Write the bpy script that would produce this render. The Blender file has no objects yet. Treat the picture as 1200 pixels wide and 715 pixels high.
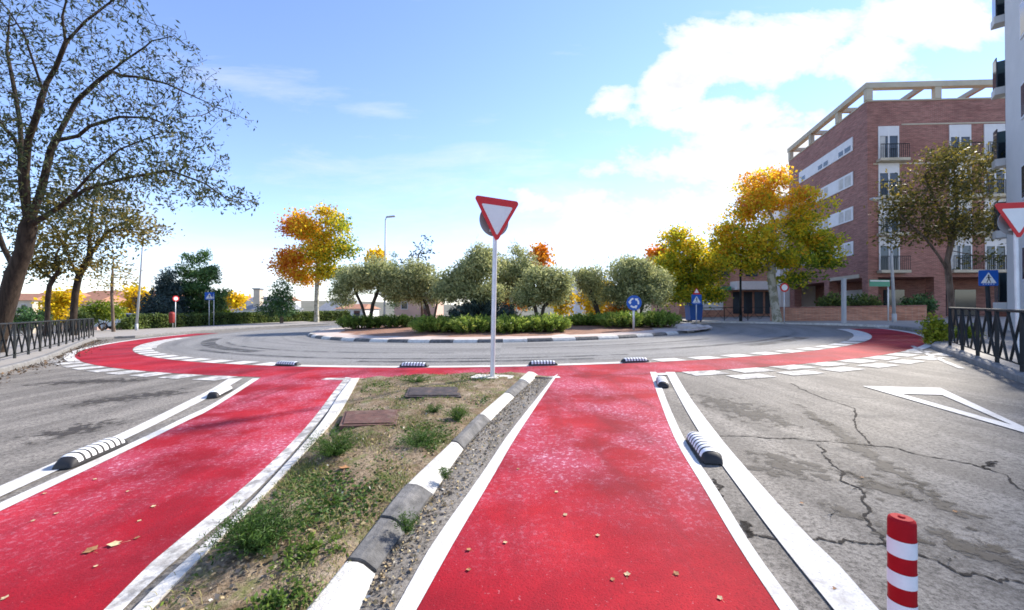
import bpy, bmesh, math, random
import numpy as np
from mathutils import Vector, Matrix
from mathutils.geometry import tessellate_polygon

random.seed(7)
R = np.random.default_rng(11)
scn = bpy.context.scene
COL = scn.collection
rad = math.radians

# ------------------------------------------------------------------ survey of the place (metres, camera at the origin)
F, CX, CY = 480.0, 600.0, 357.5          # focal length and centre of the surveyed photograph
EYE = 1.35
TH = math.atan((360.9 - 357.5) / F)
S = 0.0165                               # cross fall of the ground: it rises to the right
RC = (-0.37, 28.36)                      # centre of the roundabout


def ray(px, py):
    a, u = (px - CX) / F, -(py - CY) / F
    return Vector((a, math.cos(TH) - u * math.sin(TH), math.sin(TH) + u * math.cos(TH)))


def G(px, py, h=0.0):
    d = ray(px, py)
    t = (h - EYE) / (d.z - S * d.x)
    return Vector((d.x * t, d.y * t, EYE + d.z * t))


def P(px, py, Y):
    d = ray(px, py)
    t = Y / d.y
    return Vector((d.x * t, Y, EYE + d.z * t))


def sst(a, b, x):
    t = min(1, max(0, (x - a) / (b - a)))
    return t * t * (3 - 2 * t)


def gz(x, y):
    z = S * max(-60, min(60, x))
    d = max(-x - 33 + max(0, 20 - y) * 0.6, y - 62 - max(0, x) * 0.8, 0)
    z -= 6.0 * sst(0, 32, d) * (1 - sst(10, 40, x) * 0.9)
    r = math.hypot(x, y)
    z += 15 * sst(220, 620, r) * (1 - 0.4 * sst(0, 300, x))
    return z


def pol(theta, r):
    t = rad(theta)
    return (RC[0] + r * math.sin(t), RC[1] - r * math.cos(t))


# ------------------------------------------------------------------ materials
def newmat(name):
    m = bpy.data.materials.new(name)
    m.use_nodes = True
    nt = m.node_tree
    return m, nt, nt.nodes['Principled BSDF']


def N(nt, t, **kw):
    n = nt.nodes.new(t)
    for k, v in kw.items():
        setattr(n, k, v)
    return n


def noise(nt, vec, scale, detail=4, rough=0.55, dist=0.0):
    n = N(nt, 'ShaderNodeTexNoise')
    n.inputs['Scale'].default_value = scale
    n.inputs['Detail'].default_value = detail
    n.inputs['Roughness'].default_value = rough
    n.inputs['Distortion'].default_value = dist
    if vec is not None:
        nt.links.new(vec, n.inputs['Vector'])
    return n.outputs['Fac']


def ramp(nt, fac, stops):
    r = N(nt, 'ShaderNodeValToRGB')
    el = r.color_ramp.elements
    while len(el) > 1:
        el.remove(el[-1])
    for i, (p, c) in enumerate(stops):
        e = el[0] if i == 0 else el.new(p)
        e.position = p
        c = (c, c, c) if isinstance(c, (int, float)) else c
        e.color = (c[0], c[1], c[2], 1)
    nt.links.new(fac, r.inputs['Fac'])
    return r.outputs['Color']


def mix(nt, fac, a, b, mode='MIX'):
    n = N(nt, 'ShaderNodeMix', data_type='RGBA', blend_type=mode)
    n.clamp_factor = True
    for s, v in ((0, fac), (6, a), (7, b)):
        if isinstance(v, (int, float)):
            n.inputs[s].default_value = v
        elif isinstance(v, tuple):
            n.inputs[s].default_value = (v[0], v[1], v[2], 1)
        else:
            nt.links.new(v, n.inputs[s])
    return n.outputs[2]


def math_(nt, op, a, b=None, c=None, clamp=False):
    n = N(nt, 'ShaderNodeMath', operation=op)
    n.use_clamp = clamp
    for i, v in enumerate((a, b, c)):
        if v is None:
            continue
        if isinstance(v, (int, float)):
            n.inputs[i].default_value = v
        else:
            nt.links.new(v, n.inputs[i])
    return n.outputs[0]


def pos(nt):
    return N(nt, 'ShaderNodeNewGeometry').outputs['Position']


def bump(nt, bsdf, h, strength=0.3, dist=0.01):
    b = N(nt, 'ShaderNodeBump')
    b.inputs['Strength'].default_value = strength
    b.inputs['Distance'].default_value = dist
    nt.links.new(h, b.inputs['Height'])
    nt.links.new(b.outputs['Normal'], bsdf.inputs['Normal'])


def simple(name, col, rough=0.6, var=0.15, scale=6.0, metal=0.0, spec=0.4, bmp=0.0, dirt=None):
    m, nt, b = newmat(name)
    p = pos(nt)
    c2 = tuple(max(0, x * (1 - var)) for x in col)
    c1 = tuple(min(1, x * (1 + var * 0.6)) for x in col)
    f = noise(nt, p, scale, 6, 0.6)
    c = ramp(nt, f, [(0.3, c2), (0.7, c1)])
    if dirt:
        f2 = noise(nt, p, scale * 0.37 + 1.3, 8, 0.7)
        c = mix(nt, ramp(nt, f2, [(0.5, 0), (0.72, 0.8)]), c, dirt)
    nt.links.new(c, b.inputs['Base Color'])
    b.inputs['Roughness'].default_value = rough
    b.inputs['Metallic'].default_value = metal
    b.inputs['Specular IOR Level'].default_value = spec
    if bmp:
        bump(nt, b, noise(nt, p, scale * 9, 5, 0.6), bmp, 0.01)
    return m


def leafmat(name, stops, transl=0.35, rough=0.55):
    """leaf colour picked per leaf clump from the leaf attribute, plus a little noise"""
    m, nt, b = newmat(name)
    a = N(nt, 'ShaderNodeAttribute', attribute_name='tint')
    c = ramp(nt, a.outputs['Fac'], stops)
    nt.links.new(c, b.inputs['Base Color'])
    b.inputs['Roughness'].default_value = rough
    b.inputs['Specular IOR Level'].default_value = 0.3
    t = N(nt, 'ShaderNodeBsdfTranslucent')
    nt.links.new(c, t.inputs['Color'])
    mx = N(nt, 'ShaderNodeMixShader')
    mx.inputs[0].default_value = transl
    nt.links.new(b.outputs[0], mx.inputs[1])
    nt.links.new(t.outputs[0], mx.inputs[2])
    out = nt.nodes['Material Output']
    nt.links.new(mx.outputs[0], out.inputs['Surface'])
    return m


M = {}


def build_materials():
    # asphalt of the approach roads -------------------------------------------------
    m, nt, b = newmat('asphalt')
    p = pos(nt)
    sep = N(nt, 'ShaderNodeSeparateXYZ')
    nt.links.new(p, sep.inputs[0])
    big = noise(nt, p, 0.35, 5, 0.6)
    mid = noise(nt, p, 2.2, 6, 0.65)
    fine = noise(nt, p, 120, 4, 0.8)
    grain = noise(nt, p, 34, 6, 0.8)
    c = ramp(nt, big, [(0.3, (0.21, 0.188, 0.160)), (0.7, (0.31, 0.28, 0.242))])
    c = mix(nt, 0.5, c, ramp(nt, mid, [(0.3, (0.185, 0.167, 0.145)), (0.7, (0.31, 0.282, 0.245))]))
    # streaks worn along the circulating carriageway
    dx = math_(nt, 'ADD', sep.outputs[0], -RC[0])
    dy = math_(nt, 'ADD', sep.outputs[1], -RC[1])
    rr = math_(nt, 'SQRT', math_(nt, 'ADD', math_(nt, 'MULTIPLY', dx, dx), math_(nt, 'MULTIPLY', dy, dy)))
    an = math_(nt, 'ARCTAN2', dx, dy)
    comb = N(nt, 'ShaderNodeCombineXYZ')
    nt.links.new(math_(nt, 'MULTIPLY', rr, 1.6), comb.inputs[0])
    nt.links.new(math_(nt, 'MULTIPLY', an, 1.5), comb.inputs[1])
    st = noise(nt, comb.outputs[0], 1.0, 4, 0.6)
    inring = ramp(nt, math_(nt, 'MULTIPLY', rr, 0.05), [(0.9, 1), (0.955, 0)])
    stc = ramp(nt, st, [(0.3, (0.15, 0.15, 0.153)), (0.5, (0.27, 0.268, 0.265)), (0.72, (0.33, 0.325, 0.315))])
    c = mix(nt, inring, c, stc)
    # blotchy dark wear, strongest on the right-hand approach
    blo = noise(nt, p, 1.15, 9, 0.72, 0.6)
    fac = ramp(nt, blo, [(0.555, 0), (0.63, 0.62)])
    noring = math_(nt, 'SUBTRACT', 1.0, inring)
    c = mix(nt, math_(nt, 'MULTIPLY', fac, noring), c, (0.06, 0.056, 0.052))
    # long lane-wise streaks of older and newer binder
    la = N(nt, 'ShaderNodeMapping')
    la.inputs['Rotation'].default_value = (0, 0, rad(20))
    la.inputs['Scale'].default_value = (2.2, 0.22, 1)
    nt.links.new(p, la.inputs['Vector'])
    ls = noise(nt, la.outputs[0], 1.0, 7, 0.65, 0.3)
    c = mix(nt, math_(nt, 'MULTIPLY', ramp(nt, ls, [(0.42, 0.65), (0.54, 0.0)]), noring), c, (0.13, 0.115, 0.098))
    c = mix(nt, math_(nt, 'MULTIPLY', ramp(nt, ls, [(0.54, 0.0), (0.68, 0.5)]), noring), c, (0.38, 0.345, 0.30))
    # aggregate speckle
    c = mix(nt, ramp(nt, grain, [(0.41, 0.9), (0.52, 0.0)]), c, (0.07, 0.062, 0.054))
    c = mix(nt, ramp(nt, grain, [(0.55, 0.0), (0.68, 0.5)]), c, (0.38, 0.36, 0.33))
    c = mix(nt, ramp(nt, fine, [(0.35, 0.65), (0.5, 0.0)]), c, (0.04, 0.04, 0.04))
    c = mix(nt, ramp(nt, fine, [(0.58, 0.0), (0.72, 0.6)]), c, (0.42, 0.41, 0.39))
    nt.links.new(c, b.inputs['Base Color'])
    b.inputs['Roughness'].default_value = 0.82
    b.inputs['Specular IOR Level'].default_value = 0.35
    bump(nt, b, fine, 0.55, 0.006)
    M['asphalt'] = m

    # red cycle lane ----------------------------------------------------------------
    m, nt, b = newmat('red_coating')
    p = pos(nt)
    sep = N(nt, 'ShaderNodeSeparateXYZ')
    nt.links.new(p, sep.inputs[0])
    big = noise(nt, p, 0.6, 5, 0.6)
    fine = noise(nt, p, 95, 3, 0.7)
    med = noise(nt, p, 14, 5, 0.65)
    c = ramp(nt, big, [(0.32, (0.17, 0.004, 0.011)), (0.5, (0.33, 0.007, 0.018)), (0.66, (0.46, 0.018, 0.028))])
    c = mix(nt, ramp(nt, med, [(0.35, 0.4), (0.6, 0.0)]), c, (0.25, 0.008, 0.018))
    # pinkish wash and flecks: wear plus sun glitter painted into the coating
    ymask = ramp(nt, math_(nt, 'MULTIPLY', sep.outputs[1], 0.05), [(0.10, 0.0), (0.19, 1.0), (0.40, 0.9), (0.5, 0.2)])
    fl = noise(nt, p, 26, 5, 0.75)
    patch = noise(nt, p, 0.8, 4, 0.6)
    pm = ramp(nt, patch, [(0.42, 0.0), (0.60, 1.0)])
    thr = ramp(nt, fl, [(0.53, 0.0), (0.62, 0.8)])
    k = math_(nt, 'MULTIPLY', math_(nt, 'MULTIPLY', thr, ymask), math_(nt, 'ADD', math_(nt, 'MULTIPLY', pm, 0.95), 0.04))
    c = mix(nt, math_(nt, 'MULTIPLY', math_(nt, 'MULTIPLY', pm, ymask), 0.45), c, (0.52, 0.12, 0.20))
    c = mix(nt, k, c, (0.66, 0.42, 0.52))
    mp = N(nt, 'ShaderNodeMapping')
    mp.inputs['Scale'].default_value = (2.6, 0.5, 1)
    nt.links.new(p, mp.inputs['Vector'])
    tr = ramp(nt, noise(nt, mp.outputs[0], 1.0, 5, 0.62, 0.5), [(0.50, 0.0), (0.66, 0.55)])
    c = mix(nt, tr, c, (0.17, 0.012, 0.022))
    sp = ramp(nt, noise(nt, p, 40, 3, 0.8), [(0.66, 0.0), (0.70, 0.7)])
    c = mix(nt, math_(nt, 'MULTIPLY', sp, 0.45), c, (0.6, 0.35, 0.38))
    c = mix(nt, ramp(nt, fine, [(0.33, 0.55), (0.48, 0.0)]), c, (0.12, 0.004, 0.01))
    nt.links.new(c, b.inputs['Base Color'])
    b.inputs['Roughness'].default_value = 0.8
    b.inputs['Specular IOR Level'].default_value = 0.16
    bump(nt, b, fine, 0.6, 0.006)
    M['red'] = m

    # white thermoplastic paint -----------------------------------------------------
    m, nt, b = newmat('white_paint')
    p = pos(nt)
    w = noise(nt, p, 60, 4, 0.75)
    big = noise(nt, p, 1.5, 6, 0.7)
    c = ramp(nt, big, [(0.3, (0.54, 0.53, 0.51)), (0.7, (0.70, 0.69, 0.67))])
    c = mix(nt, ramp(nt, w, [(0.36, 0.75), (0.43, 0.0)]), c, (0.3, 0.28, 0.26))
    gr = noise(nt, p, 6.5, 8, 0.75)
    c = mix(nt, ramp(nt, gr, [(0.52, 0.0), (0.66, 0.7)]), c, (0.34, 0.31, 0.28))
    nt.links.new(c, b.inputs['Base Color'])
    b.inputs['Roughness'].default_value = 0.75
    b.inputs['Specular IOR Level'].default_value = 0.2
    bump(nt, b, w, 0.3, 0.004)
    M['white_paint'] = m
    m2 = m.copy()
    m2.name = 'worn_white_paint'
    nt = m2.node_tree
    b = nt.nodes['Principled BSDF']
    src = b.inputs['Base Color'].links[0].from_socket
    f = ramp(nt, noise(nt, pos(nt), 4.5, 9, 0.75), [(0.46, 0.0), (0.58, 0.85)])
    nt.links.new(mix(nt, f, src, (0.2, 0.19, 0.18)), b.inputs['Base Color'])
    M['worn_paint'] = m2

    M['black_paint'] = simple('black_kerb_paint', (0.125, 0.123, 0.122), 0.75, 0.5, 9, bmp=0.6, spec=0.25, dirt=(0.25, 0.24, 0.23))
    M['kerb_white'] = simple('white_kerb_paint', (0.60, 0.585, 0.55), 0.8, 0.2, 9, bmp=0.8, spec=0.2, dirt=(0.30, 0.27, 0.235))
    M['kerb'] = simple('kerb_concrete', (0.21, 0.205, 0.20), 0.85, 0.3, 5, bmp=0.5, dirt=(0.16, 0.15, 0.14))
    M['kerb_pale'] = simple('pale_kerb_concrete', (0.62, 0.60, 0.56), 0.85, 0.25, 8, bmp=0.5, dirt=(0.25, 0.23, 0.2))
    M['crack'] = simple('dark_crack', (0.05, 0.044, 0.038), 0.95, 0.3, 30, spec=0.1)
    M['stone'] = simple('pale_stone', (0.5, 0.45, 0.42), 0.9, 0.25, 2, bmp=0.5)
    M['gravel'] = simple('gravel_bits', (0.24, 0.22, 0.2), 0.9, 0.5, 20)

    # paving --------------------------------------------------------------------------
    m, nt, b = newmat('paving')
    p = pos(nt)
    br = N(nt, 'ShaderNodeTexBrick')
    br.inputs['Scale'].default_value = 1.0
    br.inputs['Brick Width'].default_value = 0.6
    br.inputs['Row Height'].default_value = 0.4
    br.inputs['Mortar Size'].default_value = 0.012
    br.inputs['Color1'].default_value = (0.31, 0.285, 0.255, 1)
    br.inputs['Color2'].default_value = (0.36, 0.33, 0.30, 1)
    br.inputs['Mortar'].default_value = (0.2, 0.19, 0.18, 1)
    nt.links.new(p, br.inputs['Vector'])
    c = mix(nt, ramp(nt, noise(nt, p, 1.1, 7, 0.7), [(0.35, 0.5), (0.65, 0.0)]), br.outputs['Color'], (0.25, 0.22, 0.19))
    nt.links.new(c, b.inputs['Base Color'])
    b.inputs['Roughness'].default_value = 0.85
    M['paving'] = m

    M['pink_paving'] = simple('pink_paving', (0.55, 0.45, 0.40), 0.85, 0.2, 1.5, bmp=0.3, dirt=(0.4, 0.33, 0.29))
    M['red_soil'] = simple('red_soil', (0.27, 0.14, 0.09), 0.95, 0.4, 3, bmp=0.6)

    # soil of the splitter island -----------------------------------------------------
    m, nt, b = newmat('median_soil')
    p = pos(nt)
    f = noise(nt, p, 3.2, 8, 0.7)
    f2 = noise(nt, p, 45, 5, 0.7)
    c = ramp(nt, f, [(0.28, (0.10, 0.085, 0.04)), (0.42, (0.19, 0.135, 0.085)), (0.55, (0.30, 0.23, 0.16)), (0.72, (0.43, 0.36, 0.28))])
    c = mix(nt, ramp(nt, f2, [(0.38, 0.75), (0.52, 0.0)]), c, (0.075, 0.058, 0.035))
    c = mix(nt, ramp(nt, f2, [(0.58, 0.0), (0.7, 0.6)]), c, (0.48, 0.41, 0.31))
    g = ramp(nt, noise(nt, p, 5.0, 6, 0.7), [(0.52, 0.0), (0.62, 0.6)])
    c = mix(nt, g, c, (0.11, 0.15, 0.035))
    nt.links.new(c, b.inputs['Base Color'])
    b.inputs['Roughness'].default_value = 0.95
    b.inputs['Specular IOR Level'].default_value = 0.1
    bump(nt, b, f2, 0.9, 0.02)
    M['soil'] = m

    # open land -----------------------------------------------------------------------
    m, nt, b = newmat('dry_land')
    p = pos(nt)
    f = noise(nt, p, 0.06, 8, 0.7)
    c = ramp(nt, f, [(0.3, (0.07, 0.08, 0.045)), (0.5, (0.12, 0.115, 0.08)), (0.65, (0.17, 0.15, 0.12)), (0.8, (0.09, 0.1, 0.06))])
    nt.links.new(c, b.inputs['Base Color'])
    b.inputs['Roughness'].default_value = 0.95
    M['land'] = m

    # metals, plastics ------------------------------------------------------------------
    M['galv'] = simple('galvanised_steel', (0.66, 0.67, 0.68), 0.45, 0.12, 5, metal=0.35, dirt=(0.5, 0.5, 0.5))
    M['grey_paint'] = simple('grey_painted_steel', (0.42, 0.44, 0.46), 0.5, 0.1, 4)
    M['dark_rail'] = simple('dark_green_grey_paint', (0.016, 0.020, 0.022), 0.65, 0.3, 6, spec=0.25, dirt=(0.045, 0.04, 0.035))
    M['rust'] = simple('rusty_iron', (0.12, 0.055, 0.04), 0.75, 0.45, 12, bmp=0.6, dirt=(0.22, 0.16, 0.12))
    M['dark_iron'] = simple('dark_iron', (0.06, 0.045, 0.042), 0.7, 0.5, 10, metal=0.1, bmp=0.4, dirt=(0.2, 0.12, 0.08))
    M['rubber'] = simple('black_rubber', (0.022, 0.022, 0.024), 0.6, 0.3, 12)
    M['strip_white'] = simple('white_reflective_strip', (0.80, 0.81, 0.83), 0.45, 0.12, 18)
    M['sign_white'] = simple('sign_white', (0.80, 0.80, 0.77), 0.4, 0.05, 3)
    M['sign_red'] = simple('sign_red', (0.62, 0.012, 0.014), 0.38, 0.08, 4)
    M['sign_blue'] = simple('sign_blue', (0.012, 0.10, 0.42), 0.4, 0.06, 4)
    M['sign_black'] = simple('sign_black', (0.02, 0.02, 0.02), 0.5, 0.1, 4)
    M['sign_green'] = simple('sign_green', (0.05, 0.26, 0.15), 0.45, 0.06, 4)
    M['sign_back'] = simple('sign_back_grey', (0.30, 0.33, 0.33), 0.5, 0.1, 4, metal=0.2)
    M['post_red'] = simple('red_flexible_plastic', (0.42, 0.008, 0.014), 0.7, 0.12, 20, spec=0.15)
    M['post_white'] = simple('white_reflective_band', (0.80, 0.80, 0.80), 0.42, 0.06, 25)
    M['bin_red'] = simple('red_bin_plastic', (0.30, 0.03, 0.025), 0.6, 0.15, 5)
    M['bin_blue'] = simple('blue_bin_plastic', (0.02, 0.09, 0.32), 0.5, 0.1, 5)
    M['car'] = simple('silver_car_paint', (0.6, 0.62, 0.65), 0.25, 0.03, 2, metal=0.4)
    M['glass'] = simple('dark_glass', (0.03, 0.04, 0.05), 0.08, 0.2, 0.8, spec=0.8)
    M['sky_glass'] = simple('blue_tinted_glass', (0.06, 0.14, 0.22), 0.12, 0.2, 0.8, spec=0.9)
    M['lamp_glass'] = simple('lamp_glass', (0.7, 0.7, 0.68), 0.3, 0.05, 3)

    # masonry -----------------------------------------------------------------------------
    def brick(name, c1, c2, mort, sc=1.0):
        m, nt, b = newmat(name)
        tc = N(nt, 'ShaderNodeTexCoord')
        geo = N(nt, 'ShaderNodeNewGeometry')
        sepn = N(nt, 'ShaderNodeSeparateXYZ')
        nt.links.new(tc.outputs['Object'], sepn.inputs[0])
        cm = N(nt, 'ShaderNodeCombineXYZ')
        nt.links.new(math_(nt, 'ADD', sepn.outputs[0], sepn.outputs[1]), cm.inputs[0])
        nt.links.new(sepn.outputs[2], cm.inputs[1])
        br = N(nt, 'ShaderNodeTexBrick')
        br.inputs['Scale'].default_value = sc
        br.inputs['Brick Width'].default_value = 0.26
        br.inputs['Row Height'].default_value = 0.075
        br.inputs['Mortar Size'].default_value = 0.011
        br.inputs['Color1'].default_value = (*c1, 1)
        br.inputs['Color2'].default_value = (*c2, 1)
        br.inputs['Mortar'].default_value = (*mort, 1)
        nt.links.new(cm.outputs[0], br.inputs['Vector'])
        p2 = pos(nt)
        c = mix(nt, ramp(nt, noise(nt, p2, 0.5, 7, 0.65), [(0.35, 0.45), (0.65, 0.0)]), br.outputs['Color'], tuple(x * 0.6 for x in c1))
        cr = N(nt, 'ShaderNodeMapping')
        cr.inputs['Scale'].default_value = (0.9, 0.9, 6.5)
        nt.links.new(p2, cr.inputs['Vector'])
        rows = noise(nt, cr.outputs[0], 1.6, 6, 0.75)
        c = mix(nt, ramp(nt, rows, [(0.40, 0.6), (0.52, 0.0)]), c, tuple(x * 0.5 for x in c1))
        c = mix(nt, ramp(nt, rows, [(0.54, 0.0), (0.66, 0.5)]), c, tuple(min(1, x * 1.5 + 0.03) for x in c2))
        nt.links.new(c, b.inputs['Base Color'])
        b.inputs['Roughness'].default_value = 0.72
        b.inputs['Specular IOR Level'].default_value = 0.45
        return m
    M['brick'] = brick('red_brick', (0.25, 0.090, 0.068), (0.31, 0.115, 0.088), (0.36, 0.26, 0.22))
    M['brick_orange'] = brick('orange_brick', (0.45, 0.19, 0.12), (0.52, 0.24, 0.15), (0.45, 0.34, 0.27))
    M['cream'] = simple('cream_concrete', (0.44, 0.40, 0.31), 0.8, 0.15, 1.2, dirt=(0.5, 0.45, 0.36))
    M['white_wall'] = simple('white_render', (0.74, 0.72, 0.70), 0.85, 0.08, 0.8, dirt=(0.6, 0.57, 0.53))
    M['pink_wall'] = simple('pink_render', (0.58, 0.38, 0.30), 0.85, 0.12, 0.8)
    M['sand_wall'] = simple('sand_render', (0.60, 0.50, 0.38), 0.85, 0.12, 0.8)
    M['beige_block'] = simple('pale_grey_stone_cladding', (0.60, 0.595, 0.57), 0.75, 0.06, 0.9, dirt=(0.64, 0.63, 0.60))
    M['slate'] = simple('grey_slate', (0.24, 0.25, 0.27), 0.75, 0.2, 2.5)
    M['tile'] = simple('clay_tile', (0.36, 0.17, 0.10), 0.8, 0.25, 2.5)
    M['frame_white'] = simple('white_frame', (0.64, 0.65, 0.66), 0.5, 0.08, 2)
    M['shutter'] = simple('white_shutter', (0.62, 0.63, 0.65), 0.6, 0.05, 2)
    M['curtain'] = simple('pale_curtain', (0.5, 0.5, 0.48), 0.8, 0.2, 3)

    # bark ------------------------------------------------------------------------------
    def bark(name, c1, c2, c3=None, sc=9):
        m, nt, b = newmat(name)
        p = pos(nt)
        mp = N(nt, 'ShaderNodeMapping')
        mp.inputs['Scale'].default_value = (1, 1, 0.22)
        nt.links.new(p, mp.inputs['Vector'])
        f = noise(nt, mp.outputs[0], sc, 8, 0.7, 0.4)
        c = ramp(nt, f, [(0.32, c1), (0.62, c2)])
        if c3:
            c = mix(nt, ramp(nt, noise(nt, p, 3.5, 4, 0.6), [(0.5, 0), (0.56, 1)]), c, c3)
        nt.links.new(c, b.inputs['Base Color'])
        b.inputs['Roughness'].default_value = 0.9
        b.inputs['Specular IOR Level'].default_value = 0.15
        bump(nt, b, f, 0.8, 0.03)
        return m
    M['bark_dark'] = bark('dark_bark', (0.014, 0.010, 0.008), (0.058, 0.042, 0.031))
    M['bark_brown'] = bark('brown_bark', (0.06, 0.042, 0.03), (0.22, 0.16, 0.12))
    M['bark_plane'] = bark('pale_plane_bark', (0.36, 0.33, 0.25), (0.52, 0.49, 0.40), (0.24, 0.23, 0.16), 5)
    M['bark_olive'] = bark('olive_bark', (0.02, 0.017, 0.014), (0.085, 0.07, 0.055))

    # leaves ------------------------------------------------------------------------------
    M['lf_sparse'] = leafmat('locust_leaves', [(0, (0.025, 0.040, 0.025)), (0.45, (0.070, 0.086, 0.029)), (0.75, (0.203, 0.164, 0.031)), (1, (0.343, 0.218, 0.039))], 0.4)
    M['lf_locust2'] = leafmat('olive_brown_leaves', [(0, (0.050, 0.058, 0.020)), (0.4, (0.143, 0.126, 0.026)), (0.8, (0.336, 0.244, 0.042)), (1, (0.504, 0.336, 0.050))], 0.45)
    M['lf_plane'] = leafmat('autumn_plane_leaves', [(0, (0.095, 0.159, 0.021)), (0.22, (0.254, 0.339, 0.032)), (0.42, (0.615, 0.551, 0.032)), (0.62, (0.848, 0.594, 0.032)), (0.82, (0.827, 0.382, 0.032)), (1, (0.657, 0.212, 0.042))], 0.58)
    M['lf_yellow'] = leafmat('yellow_leaves', [(0, (0.363, 0.297, 0.017)), (0.5, (0.880, 0.627, 0.020)), (1, (0.880, 0.561, 0.033))], 0.55)
    M['lf_orange'] = leafmat('orange_leaves', [(0, (0.423, 0.203, 0.021)), (0.5, (0.811, 0.338, 0.023)), (1, (0.845, 0.237, 0.025))], 0.5)
    M['lf_olive'] = leafmat('olive_leaves', [(0, (0.14, 0.165, 0.07)), (0.45, (0.36, 0.39, 0.17)), (0.8, (0.60, 0.60, 0.28)), (1, (0.78, 0.73, 0.30))], 0.45)
    M['lf_pine'] = leafmat('pine_needles', [(0, (0.03, 0.07, 0.03)), (0.5, (0.08, 0.17, 0.05)), (1, (0.19, 0.29, 0.08))], 0.25)
    M['lf_spruce'] = leafmat('blue_green_needles', [(0, (0.015, 0.030, 0.027)), (0.5, (0.039, 0.068, 0.060)), (1, (0.105, 0.150, 0.128))], 0.15)
    M['lf_juniper'] = leafmat('juniper_sprays', [(0, (0.06, 0.10, 0.022)), (0.45, (0.22, 0.32, 0.055)), (0.85, (0.40, 0.47, 0.09)), (1, (0.55, 0.54, 0.11))], 0.45)
    M['lf_hedge'] = leafmat('hedge_leaves', [(0, (0.042, 0.073, 0.021)), (0.5, (0.125, 0.177, 0.042)), (1, (0.270, 0.322, 0.073))], 0.3)
    M['lf_shrub'] = leafmat('bright_shrub_leaves', [(0, (0.06, 0.10, 0.012)), (0.5, (0.17, 0.24, 0.02)), (1, (0.34, 0.36, 0.03))], 0.4)
    M['lf_weed'] = leafmat('weed_leaves', [(0, (0.02, 0.05, 0.010)), (0.5, (0.06, 0.13, 0.02)), (1, (0.15, 0.22, 0.035))], 0.3)
    M['lf_grass'] = leafmat('thin_grass', [(0, (0.05, 0.08, 0.015)), (0.4, (0.13, 0.18, 0.03)), (0.7, (0.26, 0.24, 0.08)), (1, (0.38, 0.31, 0.15))], 0.3)
    M['leaf_litter'] = leafmat('leaf_litter', [(0, (0.04, 0.028, 0.02)), (0.5, (0.11, 0.07, 0.042)), (1, (0.24, 0.15, 0.07))], 0.0, 0.9)
    M['dead_leaf'] = simple('dry_leaf', (0.34, 0.17, 0.07), 0.8, 0.4, 30)
    M['dead_leaf_pale'] = simple('pale_dry_leaf', (0.55, 0.42, 0.24), 0.8, 0.3, 30)
    M['core'] = simple('dark_twigs', (0.018, 0.022, 0.010), 0.95, 0.4, 4, spec=0.05)


build_materials()


# ------------------------------------------------------------------ object helpers
def tag(o, label=None, cat=None, group=None, kind=None):
    for k, v in (('label', label), ('category', cat), ('group', group), ('kind', kind)):
        if v:
            o[k] = v
    return o


def thing(name, label, cat, loc=(0, 0, 0), rz=0.0, group=None):
    o = bpy.data.objects.new(name, None)
    COL.objects.link(o)
    o.location = loc
    o.rotation_euler = (0, 0, rz)
    o.empty_display_size = 0.2
    return tag(o, label, cat, group)


def link(name, me, mats, parent=None, smooth=False):
    o = bpy.data.objects.new(name, me)
    COL.objects.link(o)
    for m in (mats if isinstance(mats, (list, tuple)) else [mats]):
        me.materials.append(m)
    if parent is not None:
        o.parent = parent
    if smooth and len(me.polygons):
        me.polygons.foreach_set('use_smooth', np.ones(len(me.polygons), dtype=bool))
    return o


def mesh(name, verts, faces, mats, parent=None, smooth=False, mi=None):
    me = bpy.data.meshes.new(name)
    me.from_pydata([tuple(v) for v in verts], [], faces)
    if mi is not None:
        me.polygons.foreach_set('material_index', np.array(mi, dtype=np.int32))
    me.update()
    return link(name, me, mats, parent, smooth)


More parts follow.
